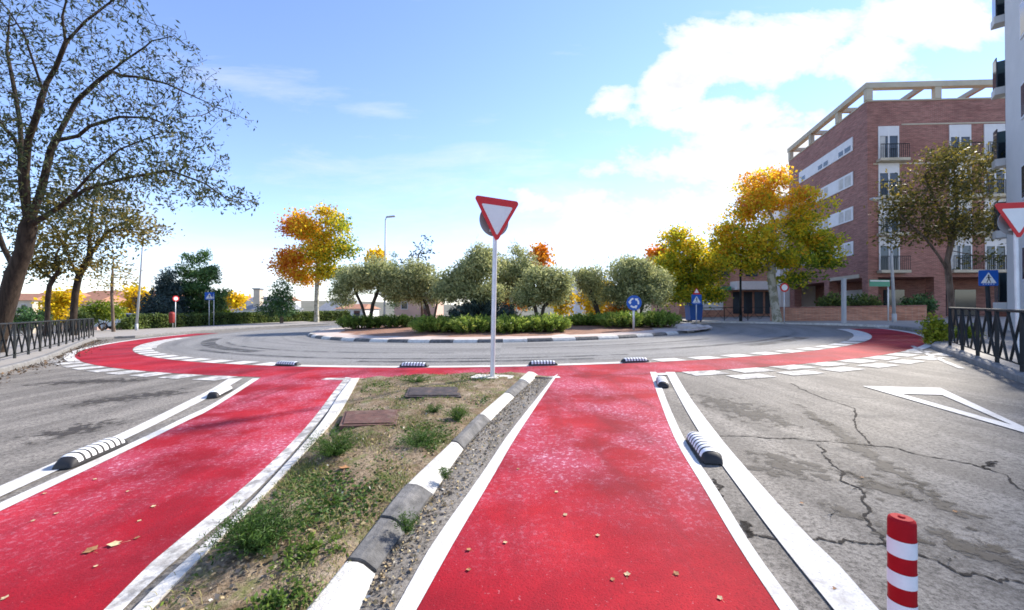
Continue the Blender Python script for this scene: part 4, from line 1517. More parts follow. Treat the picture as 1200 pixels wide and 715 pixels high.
def build_weeds(A, Bq):
    # feathery weed clumps on the island
    tu = [(302, 632, 0.29, 0.22, 'large dark feathery weed near the bottom of the splitter island', 1900, 0.36),
          (360, 640, 0.24, 0.06, 'low bright leafy weed beside the large feathery one', 500, 0.8),
          (392, 528, 0.30, 0.24, 'dark feathery weed against the flush kerb below the rusty plate', 1500, 0.45),
          (492, 518, 0.26, 0.15, 'spreading green weed in the middle of the splitter island', 900, 0.5),
          (535, 488, 0.2, 0.18, 'round bright weed near the black and white kerb', 700, 0.6),
          (508, 480, 0.16, 0.10, 'small weed tuft just left of the round bright weed', 350, 0.5),
          (488, 446, 0.34, 0.14, 'grassy weed patch at the head of the splitter island', 700, 0.55),
          (330, 700, 0.17, 0.06, 'leafy weed at the bottom edge of the splitter island', 500, 0.7),
          (478, 612, 0.09, 0.12, 'small weed growing in the broken kerb joint', 180, 0.4),
          (522, 552, 0.06, 0.12, 'tiny weed rising beside the white kerb block', 90, 0.5)]
    for x, y, r, h, lab, n, tn in tu:
        g = G(x, y, 0.1)
        b = Vector((g.x, g.y, soil_h(A, Bq, g.x, g.y) - 0.012))
        t = thing('weed_clump', lab, 'weed', b)
        ns = max(12, int(n / 16))
        a = R.random(ns) * 6.283
        q = np.sqrt(R.random(ns)) * r
        root = np.stack([np.cos(a) * q * 0.1, np.sin(a) * q * 0.1, np.zeros(ns)], 1)
        out = np.stack([np.cos(a) * q, np.sin(a) * q, h * (0.5 + 0.6 * R.random(ns)) * (1 - 0.4 * (q / r) ** 2)], 1)
        mb = MB()
        for i in range(ns):
            mb.tube([root[i], root[i] * 0.5 + out[i] * 0.5 + np.array([0, 0, h * 0.12]), out[i]], [0.0022, 0.0018, 0.0008], 3, caps=False)
        mb.build('stem', M['lf_weed'], t)
        leafy = 'leafy' in lab
        per = max(10, int(n * (1.0 if leafy else 3.4) / ns))
        s = R.random((ns, per))
        C = root[:, None, :] * (1 - s[..., None]) + out[:, None, :] * s[..., None]
        C[..., 2] += h * 0.24 * s * (1 - s) * 2
        C = C.reshape(-1, 3) + R.normal(0, 0.010 + 0.02 * h, (ns * per, 3))
        C[:, 2] = np.maximum(C[:, 2], 0.008)
        T = tn + 0.35 * (s.reshape(-1) - 0.5) + R.normal(0, 0.15, len(C))
        wide = 0.55 if 'leafy' in lab else 0.2
        quads('foliage', C, rdir(len(C), 0.6), (0.022 if wide < 0.5 else 0.024) * (0.6 + R.random(len(C)) * 0.9), wide, T, M['lf_weed'], t)
    # thin grass over the whole island: far too many blades to count
    n = 52000
    tt = R.random(n)
    X = between(A, Bq, R.random(n), tt)
    X = X + R.normal(0, 0.02, X.shape)
    patch = np.sin(X[:, 0] * 3.1 + 1.3 * X[:, 1]) * np.cos(X[:, 1] * 2.3 - X[:, 0]) + 0.6 * np.sin(X[:, 0] * 9 + X[:, 1] * 5) + R.normal(0, 0.55, n)
    tt = np.clip(tt, 0.03, 0.97)
    X = X[patch > 0.15]
    pt = patch[patch > 0.15]
    B = np.array([(x, y, soil_h(A, Bq, x, y) - 0.012) for x, y in X])
    h = 0.018 + 0.05 * R.random(len(B)) ** 2
    o = blades('grass', B, h, 0.4 + 1.1 * R.random(len(B)), 0.004 + 0.003 * R.random(len(B)), 0.75 - 0.28 * pt + R.normal(0, 0.2, len(B)), M['lf_grass'])
    tag(o, 'thin patchy grass on the bare splitter island', 'grass', kind='stuff')
    # low rosettes of clover-like leaves between
    n = 17000
    t2 = 0.05 + 0.9 * R.random(n)
    X = between(A, Bq, R.random(n), t2)
    pat = np.sin(X[:, 0] * 4.3 - 1.9 * X[:, 1]) + np.sin(X[:, 1] * 3.7 + 2 * X[:, 0]) + R.normal(0, 0.5, n)
    X = X[pat > 0.6]
    C = np.array([(x, y, soil_h(A, Bq, x, y) + 0.006 + 0.012 * random.random()) for x, y in X])
    o = quads('ground_cover', C, unit(rdir(len(C)) * np.array([1, 1, 0.35])), 0.022 + 0.02 * R.random(len(C)), 0.6, 0.45 + R.normal(0, 0.22, len(C)), M['lf_weed'])
    tag(o, 'low green leaves creeping over the bare soil of the splitter island', 'ground cover', kind='stuff')
    # grit, twigs and leaf scraps on soil and in the gutter beside the painted kerb
    n = 3600
    kout = resample(px((425, 711), (445, 668), (478, 622), (509, 579), (544, 527), (575, 494), (602, 467), (631, 440.6)), 60)
    lin = resample(px((464, 715), (507, 639), (565, 556), (598, 507), (631, 465), (650, 440.8)), 60)
    X = between(kout[:, :2], lin[:, :2], R.random(n), R.random(n) ** 1.5 * 0.85 + 0.02)
    C = np.array([(x, y, S * x + 0.006 + 0.006 * random.random()) for x, y in X])
    o = quads('gutter_litter', C, unit(rdir(len(C)) * np.array([1, 1, 0.5])), 0.010 + 0.022 * R.random(len(C)) ** 2, 0.7, R.random(len(C)), litter_mat())
    tag(o, 'grit and leaf scraps lying in the gutter beside the painted kerb', 'litter', kind='stuff')
    n = 3800
    X = between(A, Bq, R.random(n), 0.04 + 0.92 * R.random(n))
    C = np.array([(x, y, soil_h(A, Bq, x, y) + 0.004 + 0.006 * random.random()) for x, y in X])
    o = quads('soil_litter', C, unit(rdir(len(C)) * np.array([1, 1, 0.5])), 0.010 + 0.032 * R.random(len(C)) ** 3, 0.7, R.random(len(C)), M['litter'])
    tag(o, 'small stones and dry scraps strewn over the soil of the splitter island', 'litter', kind='stuff')


def build_kerb_litter():
    n = 1500
    L = resample(KL, 80)
    T = unit(np.gradient(L, axis=0))
    Nn = np.stack([T[:, 1], -T[:, 0]], 1)
    s = R.random(n)
    t = np.abs(R.normal(0, 0.30, n)) + 0.02
    X = between(L, L + Nn, s, t)
    X = X + R.normal(0, 0.04, X.shape)
    C = np.array([(x, y, S * x + 0.008 + 0.02 * random.random()) for x, y in X])
    o = quads('leaf_litter', C, unit(rdir(n) * np.array([1, 1, 0.4])), 0.03 + 0.05 * R.random(n), 0.6, R.random(n) * 0.7, M['leaf_litter'])
    tag(o, 'brown fallen leaves drifted along the left kerb below the railing', 'leaf litter', kind='stuff')


def litter_mat():
    M['litter'] = leafmat('litter', [(0, (0.06, 0.05, 0.04)), (0.4, (0.25, 0.21, 0.17)), (0.7, (0.38, 0.27, 0.13)), (0.9, (0.5, 0.42, 0.24)), (1, (0.6, 0.58, 0.54))], 0.0, 0.9)
    return M['litter']


def build_fallen_leaves():
    def leaf(name, label, x, y, size, mat, rz, h, group=None):
        g = G(x, y, h)
        o_ = []
        lob = [0.0, 0.55, 0.3, 0.85, 0.5, 1.0, 0.5, 0.85, 0.3, 0.55]
        n = len(lob)
        vs = [(0, -0.1, 0.004)]
        for i in range(n):
            a = -math.pi / 2 + 2 * math.pi * i / n
            r = 0.5 * (0.35 + 0.65 * lob[i])
            vs.append((r * math.cos(a), r * math.sin(a), 0.05 * r * r * 4 + random.uniform(0, 0.08)))
        vs.append((0.02, -0.75, 0.04))
        vs.append((-0.02, -0.75, 0.04))
        fs = [(0, i + 1, (i + 1) % n + 1) for i in range(n)] + [(0, n + 1, n + 2)]
        o = mesh(name, [(a * size, b * size, c * size) for a, b, c in vs], fs, mat)
        o.location = (g.x, g.y, S * g.x + h + 0.003)
        o.rotation_euler = (random.uniform(-0.15, 0.15), random.uniform(-0.15, 0.15), rz)
        tag(o, label, 'leaf', group)
        return o
    leaf('fallen_leaf', 'large dark brown dry leaf on the left red lane', 107, 646, 0.085, M['dead_leaf'], 1.2, 0.008)
    leaf('fallen_leaf', 'large orange dry leaf beside the dark brown one on the left red lane', 136, 638, 0.085, M['dead_leaf_pale'], 2.1, 0.008)
    leaf('fallen_leaf', 'curled brown leaf on the soil of the splitter island', 404, 549, 0.12, M['dead_leaf'], 0.3, 0.09)
    gL = [(38, 611), (52, 579), (67, 602), (163, 611), (160, 631), (180, 594), (112, 562), (5, 702), (113, 664), (150, 576)]
    gR = [(550, 645), (549, 668), (607, 550), (652, 577), (662, 604), (735, 674), (792, 673), (844, 702), (700, 628), (592, 636), (718, 680)]
    gA = [(976, 690), (1010, 560), (1120, 600), (940, 590)]
    src = None
    for grp, pts, hh, lab in (('small dry leaves on the left red lane', gL, 0.008, 'small pale dry leaf lying on the left red lane'), ('small dry leaves on the right red lane', gR, 0.008, 'small dry leaf lying on the right red lane'), ('small leaves on the grey asphalt', gA, 0.006, 'small leaf lying on the grey asphalt of the right lane')):
        for x, y in pts:
            leaf('fallen_leaf', lab, x, y, random.uniform(0.028, 0.042), random.choice([M['dead_leaf_pale'], M['dead_leaf_pale'], M['dead_leaf']]), random.uniform(0, 6), hh, grp)


# ------------------------------------------------------------------ street furniture
def disc(mb, r, y0, y1, cz=0.0, n=36, mi=0, cx=0.0):
    mb.prism([(cx + r * math.cos(2 * math.pi * k / n), cz + r * math.sin(2 * math.pi * k / n)) for k in range(n)], y0, y1, mi)


def rounded(pts, r, n=5):
    """round the corners of a convex outline"""
    out = []
    k = len(pts)
    for i in range(k):
        p0, p1, p2 = Vector(pts[i - 1]), Vector(pts[i]), Vector(pts[(i + 1) % k])
        a, b = (p0 - p1).normalized(), (p2 - p1).normalized()
        h = a.angle(b) / 2
        d = r / math.tan(h)
        c = p1 + (a + b).normalized() * (r / math.sin(h))
        s, e = p1 + a * d - c, p1 + b * d - c
        for j in range(n + 1):
            v = s.lerp(e, j / n)
            v = v.normalized() * r
            out.append(tuple(c + v))
    return out


def triangle(side, down=True, r=0.05):
    h = side * math.sqrt(3) / 2
    p = [(-side / 2, h / 2), (0, -h / 2), (side / 2, h / 2)] if down else [(-side / 2, -h / 2), (side / 2, -h / 2), (0, h / 2)]
    return rounded(p, r)


def child_rot(o, loc, rz):
    o.location = loc
    o.rotation_euler = (0, 0, rz)
    return o


def yield_sign(label, base, top, side, rz, lean=0.0, back_r=0.3, back_dz=0.0, base_slab=True):
    t = thing('give_way_sign', label, 'road sign', base)
    t.rotation_euler = (0, lean, 0)
    cz = top - side * 0.433
    mb = MB()
    mb.tube([(0, 0, -0.15), (0, 0, top - 0.1)], 0.043, 14)
    mb.tube([(0, 0, top - 0.1), (0, 0, top - 0.09)], 0.046, 14)
    mb.build('post', M['galv'], t, smooth=False)
    mb = MB()
    mb.prism(triangle(side), -0.070, -0.058, 0)
    face = mb.build('sign_plate', M['sign_red'], t, bevel=0.0)
    child_rot(face, (0, 0, cz), rz)
    mb = MB()
    mb.prism(triangle(side * 0.68, r=0.02), -0.0735, -0.0700, 0)
    mb.build('sign_face', M['sign_white'], face)
    mb = MB()
    disc(mb, back_r, 0.058, 0.070, 0)
    rd = mb.build('round_sign_plate', M['sign_back'], t)
    child_rot(rd, (0, 0, cz + back_dz), rz)
    mb = MB()
    disc(mb, back_r - 0.02, 0.0702, 0.073, 0)
    mb.build('sign_face', M['sign_white'], rd)
    for z in (cz + 0.16, cz - 0.18):
        mb = MB()
        mb.box(-0.10, 0.10, -0.0565, 0.0565, z - 0.02, z + 0.02)
        br = mb.build('bracket', M['galv'], t)
        child_rot(br, (0, 0, 0), rz)
    if base_slab:
        mb = MB()
        pts = rounded([(-0.42, -0.2), (0.34, -0.22), (0.42, 0.16), (-0.3, 0.22)], 0.08)
        mb.prism(pts, -0.12, 0.022, axis='z')
        mb.build('footing', M['kerb_pale'], t)
    return t


def post_on(t, top, r, mat, lean=(0, 0)):
    MB().tube([(0, 0, -0.15), (lean[0], lean[1], top)], r, 10).build('post', mat, t, smooth=True)


def figure(mb, sc, y0, y1):
    """walking figure pictogram"""
    mb.prism([(-0.03 * sc, -0.02 * sc), (0.05 * sc, -0.02 * sc), (0.045 * sc, 0.16 * sc), (-0.04 * sc, 0.15 * sc)], y0, y1)
    mb.prism([(-0.03 * sc, -0.025 * sc), (0.01 * sc, -0.025 * sc), (-0.07 * sc, -0.24 * sc), (-0.115 * sc, -0.24 * sc)], y0, y1)
    mb.prism([(0.0 * sc + 0.012 * sc, -0.025 * sc), (0.05 * sc, -0.025 * sc), (0.125 * sc, -0.24 * sc), (0.08 * sc, -0.24 * sc)], y0, y1)
    mb.prism([(-0.045 * sc, 0.14 * sc), (-0.045 * sc, 0.10 * sc), (-0.12 * sc, 0.01 * sc), (-0.14 * sc, 0.03 * sc)], y0, y1)
    mb.prism([(0.05 * sc, 0.10 * sc), (0.05 * sc, 0.14 * sc), (0.14 * sc, 0.06 * sc), (0.12 * sc, 0.035 * sc)], y0, y1)
    disc(mb, 0.045 * sc, y0, y1, 0.215 * sc, 16)


def crossing_sign(label, base, zc, size, rz, pr=0.03, pmat='galv', lean=(0, 0), group=None):
    t = thing('crossing_sign', label, 'road sign', base, 0, group)
    post_on(t, zc + size * 0.4, pr, M[pmat], lean)
    off = (lean[0], lean[1], zc)
    mb = MB()
    mb.prism(rounded([(-size / 2, -size / 2), (size / 2, -size / 2), (size / 2, size / 2), (-size / 2, size / 2)], size * 0.06), -pr - 0.022, -pr - 0.008)
    pl = mb.build('sign_plate', M['sign_blue'], t)
    child_rot(pl, off, rz)
    mb = MB()
    mb.prism(triangle(size * 0.80, False, 0.01), -pr - 0.0255, -pr - 0.022)
    w = mb.build('white_triangle', M['sign_white'], pl)
    w.location = (0, 0, 0.01)
    mb = MB()
    figure(mb, size * 1.0, -pr - 0.029, -pr - 0.0255)
    f = mb.build('walker_symbol', M['sign_black'], pl)
    f.location = (0, 0, -size * 0.05)
    mb = MB()
    for k in range(5):
        x0 = -0.3 * size + k * 0.13 * size
        mb.prism([(x0, -0.41 * size), (x0 + 0.07 * size, -0.41 * size), (x0 + 0.075 * size, -0.37 * size), (x0 + 0.01 * size, -0.37 * size)], -pr - 0.0255, -pr - 0.022)
    mb.build('crossing_bars', M['sign_white'], pl)
    return t


def ring_sign(label, base, zc, r, rz, pr=0.03):
    t = thing('prohibition_sign', label, 'road sign', base)
    post_on(t, zc + r * 0.5, pr, M['galv'])
    mb = MB()
    disc(mb, r, -pr - 0.02, -pr - 0.008)
    pl = mb.build('sign_plate', M['sign_red'], t)
    child_rot(pl, (0, 0, zc), rz)
    mb = MB()
    disc(mb, r * 0.66, -pr - 0.024, -pr - 0.02)
    mb.build('sign_face', M['sign_white'], pl)
    return t


def separators():
    """striped kerb-like rubber lane separators"""
    L, Wd, H = 0.68, 0.18, 0.09
    t = thing('lane_separator', '', 'lane separator', (0, 0, 0), 0, 'striped lane separators')
    ns, nr = 54, 12
    vs, fs, mi = [], [], []
    for i in range(ns + 1):
        s = -L / 2 + L * i / ns
        e = max(0.0, abs(s) - L / 2 + 0.16) / 0.16
        hh = H * math.sqrt(max(0.0, 1 - e ** 2.2)) + 0.012
        ww = Wd * (1 - 0.22 * e ** 3)
        for j in range(nr + 1):
            a = math.pi * j / nr
            vs.append((math.copysign(abs(math.cos(a)) ** 0.75, math.cos(a)) * ww / 2, s, math.sin(a) ** 0.8 * hh))
    for i in range(ns):
        for j in range(nr):
            a = i * (nr + 1) + j
            fs.append((a, a + 1, a + nr + 2, a + nr + 1))
    n0 = len(vs)
    fs.append(tuple(range(nr + 1)))
    fs.append(tuple(ns * (nr + 1) + j for j in reversed(range(nr + 1))))
    o = mesh('body', vs, fs, M['rubber'], t, True)
    bm = bmesh.new()
    bm.from_mesh(o.data)
    bmesh.ops.recalc_face_normals(bm, faces=bm.faces)
    bm.to_mesh(o.data)
    bm.free()
    # reflective bands lying 3 mm proud of the rubber, wrapped over its back
    k = 8
    for b_ in range(k):
        s0 = -L / 2 + 0.055 + (L - 0.11) * (b_ + 0.12) / k
        s1 = s0 + (L - 0.11) / k * 0.64
        v2, f2 = [], []
        for q in range(4):
            s = s0 + (s1 - s0) * q / 3
            e = max(0.0, abs(s) - L / 2 + 0.16) / 0.16
            hh = H * math.sqrt(max(0.0, 1 - e ** 2.2)) + 0.012 + 0.003
            ww = Wd * (1 - 0.22 * e ** 3) + 0.006
            for j in range(1, nr):
                a = math.pi * j / nr
                v2.append((math.copysign(abs(math.cos(a)) ** 0.75, math.cos(a)) * ww / 2, s, math.sin(a) ** 0.8 * hh))
        m_ = nr - 1
        for q in range(3):
            for j in range(m_ - 1):
                a = q * m_ + j
                f2.append((a, a + 1, a + m_ + 1, a + m_))
        ob = mesh('white_band', v2, f2, M['strip_white'], t, True)
        up(ob)
    kids = [o for o in t.children]
    rub_kids = list(COL.objects)
    spots = []

    def along(a, b, lab):
        A_, B_ = G(*a), G(*b)
        c = (A_ + B_) / 2
        d = B_ - A_
        spots.append((c.x, c.y, math.atan2(-d.x, d.y), lab))
    along((72, 551), (141, 521.5), 'nearer striped black and white separator beside the left red lane')
    along((242, 470.5), (272, 455.5), 'farther striped black and white separator beside the left red lane')
    along((837, 546), (813, 515), 'nearer striped black and white separator beside the right red lane')
    along((779.5, 459), (773, 443.5), 'farther striped black and white separator beside the right red lane')
    for pxx, lab in ((341, 'leftmost striped separator on the white line of the roundabout, opposite the left red lane'), (491, 'second striped separator on the white line of the roundabout, left of the sign post'),
                     (636, 'striped separator on the white line of the roundabout just right of the sign post'), (756, 'rightmost striped separator on the white line of the roundabout')):
        g = G(pxx, 428)
        th = math.atan2(g.x - RC[0], RC[1] - g.y)
        x, y = pol(math.degrees(th), 18.86)
        # the separator's long axis follows the circle
        spots.append((x, y, th - math.pi / 2, lab))
    allk = [o for o in bpy.data.objects if o.parent == t]
    for i, (x, y, rz, lab) in enumerate(spots):
        if i == 0:
            r = t
        else:
            r = t.copy()
            COL.objects.link(r)
            for c in allk:
                d = c.copy()
                COL.objects.link(d)
                d.parent = r
        r.location = (x, y, S * x + 0.012)
        r.rotation_euler = (0, 0, rz)
        r['label'] = lab


def railing(name, label, pts, h, mat, base=0.12, bay=1.45, hn=1.0):
    """guard rail: top and bottom tubes, posts and crossed braces per bay"""
    t = thing(name, label, 'railing', (pts[0][0], pts[0][1], gz(*pts[0]) + base))
    o3 = Vector(t.location)
    tot = sum((Vector(pts[i + 1]) - Vector(pts[i])).length for i in range(len(pts) - 1))
    n = max(2, int(round(tot / bay)) + 1)
    L = resample(pts, n)
    Q = [Vector((x, y, S * x + base)) - o3 for x, y in L]
    z = Vector((0, 0, 1))
    MB().tube([q + z * h for q in Q], 0.028, 8).build('top_rail', mat, t, True)
    MB().tube([q + z * 0.12 for q in Q], 0.016, 6).build('bottom_rail', mat, t, True)
    for q in Q:
        MB().bar(q - z * 0.1, q + z * h, 0.045).build('post', mat, t)
    for a, b in zip(Q[:-1], Q[1:]):
        d = b - a
        mb = MB()
        for f0, f1, off in ((0.04, 0.485, 0.014), (0.485, 0.04, -0.014), (0.515, 0.96, 0.014), (0.96, 0.515, -0.014)):
            nrm = Vector((-d.y, d.x, 0)).normalized() * off
            mb.bar(a + d * f0 + z * 0.12 + nrm, a + d * f1 + z * h + nrm, 0.034, 0.024)
        mb.build('brace', mat, t)
    return t


def lamp(label, base, top, mat, r0, r1, arm, head, lean=0.0, group=None):
    t = thing('street_lamp', label, 'street lamp', base)
    MB().tube([(0, 0, -0.2), (0, 0, 0.5)], r0 * 1.25, 12).build('base', mat, t, True)
    MB().tube([(0, 0, 0.4), (lean * 0.5, 0, top * 0.5), (lean, 0, top)], [r0, (r0 + r1) / 2, r1], 12).build('pole', mat, t, True)
    a = Vector(arm)
    e = Vector((lean, 0, top))
    MB().tube([e - Vector((0, 0, 0.1)), e + Vector((a.x * 0.3, a.y * 0.3, a.z * 0.8)), e + a], r1 * 0.8, 8).build('arm', mat, t, True)
    hx = Vector((math.copysign(1, a.x), 0, 0))
    p = e + a
    mb = MB()
    mb.box(-head * 0.15, head, -head * 0.28, head * 0.28, -0.04, 0.07)
    hd = mb.build('lamp_head', M['grey_paint'], t, bevel=0.02)
    hd.location = p
    hd.rotation_euler = (0, -0.1, 0 if a.x > 0 else math.pi)
    mb = MB()
    mb.box(head * 0.1, head * 0.85, -head * 0.2, head * 0.2, -0.065, -0.042)
    mb.build('lamp_lens', M['lamp_glass'], hd)
    return t


def build_furniture():
    # central give-way sign
    g = G(577, 443, 0.05)
    yield_sign('red and white give way triangle on a grey post heading the splitter island', (g.x, g.y, S * g.x + 0.06), P(583, 233.5, g.y).z - S * g.x - 0.06, 0.95, rad(27), lean=0.020, back_r=0.30, back_dz=0.02)
    Y = 9.4
    X = (1193 - 600) / F * Y
    b = (X, Y, S * X + 0.12)
    yield_sign('give way triangle on a grey post behind the right railing, cut by the picture edge', b, P(1188, 238, Y).z - b[2], 0.98, rad(-9), lean=-0.012, back_r=0.30, base_slab=False)
    separators()
    # bollard
    Y = 1.5
    X = (1055 - 600) / F * Y
    z = P(1055, 606, Y).z
    gx = S * X
    H = z - gx
    t = thing('lane_bollard', 'red and white banded flexible bollard standing on the thick white line', 'bollard', (X, Y, gx))
    r = 0.040
    MB().tube([(0, 0, 0.0), (0, 0, 0.02), (0, 0, 0.035)], [0.085, 0.085, 0.05], 28).build('foot', M['post_red'], t, True)
    MB().tube([(0, 0, 0.02), (0, 0, H - 0.016), (0, 0, H - 0.006), (0, 0, H)], [r, r, r * 0.94, r * 0.78], 32).build('body', M['post_red'], t, False)
    top = t.children
    sc = 1.0 / (F / Y)
    bands = [(510, 555), (600, 640), (685, 740), (785, 830)]
    for y0, y1 in bands:
        # zoomed rows (2.423 per pixel) turned into heights below the top
        z1 = H - (y0 - 452) / 2.423 * sc
        z0 = H - (y1 - 452) / 2.423 * sc
        if z0 < 0.05:
            continue
        MB().tube([(0, 0, z0), (0, 0, z1)], r + 0.0015, 32, caps=False).build('white_band', M['post_white'], t, True)
    for o in list(bpy.data.objects):
        if o.parent == t and o.name.startswith('body'):
            bm = bmesh.new()
            bm.from_mesh(o.data)
            for f in bm.faces:
                f.smooth = abs(f.normal.z) < 0.3
            bm.to_mesh(o.data)
            bm.free()
    # small plastic plug on the cap
    MB().tube([(0, 0, H - 0.002), (0, 0, H + 0.004)], [0.012, 0.010], 16).build('cap_plug', M['post_red'], t, True)

    # railings
    q = [G(-60, 452, 0.12), G(4, 424, 0.12), G(60, 404, 0.12), G(110, 394, 0.12)]
    L0 = Vector((-13.8, 11.1))
    L1 = Vector((-23.4, 22.9))
    d = (L1 - L0).normalized()
    st = L0 - d * 6
    railing('guard_railing', 'dark crossed-brace railing on the left pavement under the leaning tree', [tuple(st), tuple(L0), tuple((L0 + L1) / 2), tuple(L1)], 1.02, M['dark_rail'])
    R0, R1 = Vector((11.97, 11.2)), Vector((8.57, 6.86))
    d = (R1 - R0).normalized()
    railing('guard_railing', 'dark crossed-brace railing on the right pavement', [tuple(R0), tuple(R1), tuple(R1 + d * 4)], 1.03, M['dark_rail'])
    a, b = P(822, 379, 31.5), P(905, 379, 30)
    railing('guard_railing', 'long dark railing beyond the roundabout in front of the shops', [(a.x, a.y), (b.x, b.y)], 0.98, M['dark_rail'], bay=1.4)

    # iron covers on the splitter island
    for corners, lab, mat, hh in (([(479, 456), (536, 454.5), (541, 466), (474, 467)], 'dark iron access cover on the splitter island nearest the sign', 'dark_iron', 0.02), ([(404, 484), (470, 480.5), (464, 499), (397, 501.5)], 'rusty brown access plate on the splitter island beside the flush kerb', 'rust', 0.015)):
        pts = [G(*c, 0.075) for c in corners]
        c = sum(pts, Vector()) / 4
        t = thing('access_cover', lab, 'manhole cover', (c.x, c.y, S * c.x + 0.078))
        ol = [(p.x - c.x, p.y - c.y) for p in pts]
        MB().prism([(x * 1.0, y * 1.0) for x, y in ol], -0.06, hh, axis='z').build('frame', M[mat], t, bevel=0.006)
        MB().prism([(x * 0.9, y * 0.84) for x, y in ol], hh, hh + 0.012, axis='z').build('lid', M[mat], t, bevel=0.004)
    # signs round the roundabout
    Y = 20.6
    X = (742.5 - 600) / F * Y
    zb = S * X + 0.15
    t = thing('roundabout_sign', 'blue round sign with white circling arrows on the island', 'road sign', (X, Y, zb))
    zc = P(742, 355, Y).z - zb
    post_on(t, zc + 0.2, 0.055, M['galv'])
    rr = 0.38
    mb = MB()
    disc(mb, rr, -0.085, -0.07)
    pl = mb.build('sign_plate', M['sign_blue'], t)
    pl.location = (0, 0, zc)
    for k in range(3):
        mb = MB()
        a0 = rad(100 + 120 * k)
        ro, ri = rr * 0.68, rr * 0.46
        n = 9
        for i in range(n):
            a, b = a0 + rad(66) * i / n, a0 + rad(66) * (i + 1) / n
            mb.prism([(ri * math.cos(a), ri * math.sin(a)), (ro * math.cos(a), ro * math.sin(a)), (ro * math.cos(b), ro * math.sin(b)), (ri * math.cos(b), ri * math.sin(b))], -0.090, -0.085)
        e = a0 + rad(66)
        e2 = a0 + rad(102)
        rm = (ro + ri) / 2
        mb.prism([(rr * 0.34 * math.cos(e), rr * 0.34 * math.sin(e)), (rr * 0.84 * math.cos(e), rr * 0.84 * math.sin(e)), (rm * math.cos(e2), rm * math.sin(e2))], -0.090, -0.085)
        mb.build('arrow', M['sign_white'], pl)
    # stacked warning and crossing sign on the splitter tip
    Y = 26
    X = (816 - 600) / F * Y
    zb = S * X + 0.15
    t = crossing_sign('blue crossing sign under a small red triangle beside the pale thin trunk', (X, Y, zb), P(816, 351, Y).z - zb, 0.62, rad(-5))
    mb = MB()
    zt = P(816, 341, Y).z - zb
    mb.prism(triangle(0.52, False), -0.05, -0.038)
    pl = mb.build('warning_plate', M['sign_red'], t)
    pl.location = (0, 0, zt)
    mb = MB()
    mb.prism(triangle(0.30, False, 0.01), -0.054, -0.05)
    f = mb.build('sign_face', M['sign_white'], pl)
    MB().tube([(0, 0, zt - 0.4), (0, 0, zt + 0.1)], 0.028, 8).build('post', M['galv'], t)
    b = P(919, 380, 26.5)
    b.z = S * b.x + 0.12
    ring_sign('round white sign with a red border in front of the low brick wall', b, P(919, 337, 26.5).z - b.z, 0.29, 0.0)
    b = P(205.5, 387, 35)
    b.z = S * b.x + 0.12
    ring_sign('round white and red sign beside the clipped hedge on the left', b, P(206, 350, 35).z - b.z, 0.24, rad(66))
    b2 = P(202.5, 386, 35.3)
    t = thing('litter_bin', 'red litter bin hanging beside the sign pole on the left pavement', 'litter bin', (b2.x, b2.y, S * b2.x + 0.12))
    MB().tube([(0, 0, -0.1), (0, 0, 1.35)], 0.03, 8).build('post', M['galv'], t, True)
    MB().tube([(-0.05, -0.05, 0.42), (-0.05, -0.05, 0.5), (-0.05, -0.05, 1.15), (-0.05, -0.05, 1.3), (-0.05, -0.05, 1.36)], [0.15, 0.19, 0.22, 0.2, 0.1], 14).build('bin_body', M['bin_red'], t, True)
    for x, lab, rz in ((245, 'blue square sign on the left pole of the pair by the hedge', 50), (250.5, 'blue square sign on the right pole of the pair by the hedge', -42)):
        b = P(x, 384, 39)
        b.z = S * b.x + 0.12
        crossing_sign(lab, b, P(x, 347, 39).z - b.z, 0.72, rad(rz), group='paired crossing signs by the hedge')
    Y = 13.6
    b = P(1161, 380, Y)
    b.z = S * b.x + 0.12
    top = P(1156, 326, Y)
    crossing_sign('blue crossing sign on a leaning dark post behind the right railing', b, top.z - b.z, 0.52, rad(-14), pr=0.055, pmat='dark_rail', lean=(top.x - b.x, 0))
    # small white double plate
    Y = 24.5
    b = P(605, 376, Y)
    b.z = S * b.x + 0.15
    t = thing('notice_sign', 'pair of small blank white plates on a short stake under the dark olive', 'sign', b)
    zc = P(605, 350.5, Y).z - b.z
    post_on(t, zc, 0.03, M['galv'])
    for dx in (-0.2, 0.2):
        MB().box(dx - 0.17, dx + 0.17, -0.05, -0.035, zc - 0.16, zc + 0.16).build('plate', M['sign_white'], t)
    # green street panel
    Y = 24.6
    b = P(1041, 381, Y)
    b.z = S * b.x + 0.12
    t = thing('street_name_sign', 'green panel on a thin pole in front of the low brick wall', 'sign', b)
    zc = P(1027, 332, Y).z - b.z
    post_on(t, zc + 0.15, 0.035, M['galv'])
    pl = MB().box(-1.4, 0.0, -0.06, -0.038, -0.2, 0.2).build('panel', M['sign_green'], t)
    child_rot(pl, (0.05, 0, zc), rad(8))
    MB().box(-1.36, -0.04, -0.064, -0.0605, 0.1, 0.16).build('stripe', M['sign_white'], pl)

    # lamps
    b = P(160, 389.5, 31)
    b.z = S * b.x + 0.12
    lamp('tall grey street lamp rising from the left pavement into the branches', b, P(168, 268, 31).z - b.z, M['grey_paint'], 0.08, 0.05, (0.9, 0, 0.15), 0.6, lean=0.52)
    b = P(450.5, 374, 46)
    b.z = S * b.x
    lamp('tall slim street lamp behind the leftmost olive', b, P(452, 257, 46).z - b.z, M['grey_paint'], 0.13, 0.07, (0.25, 0, 0.25), 0.85, lean=0.1)
    b = P(1048, 381, 24.8)
    b.z = S * b.x + 0.12
    lamp('grey street lamp with a dark foot before the brick block', b, P(1043, 238, 24.8).z - b.z, M['grey_paint'], 0.09, 0.05, (-0.6, 0, 0.2), 0.5, lean=-0.25)
    b = P(868, 380, 29.3)
    b.z = S * b.x + 0.1
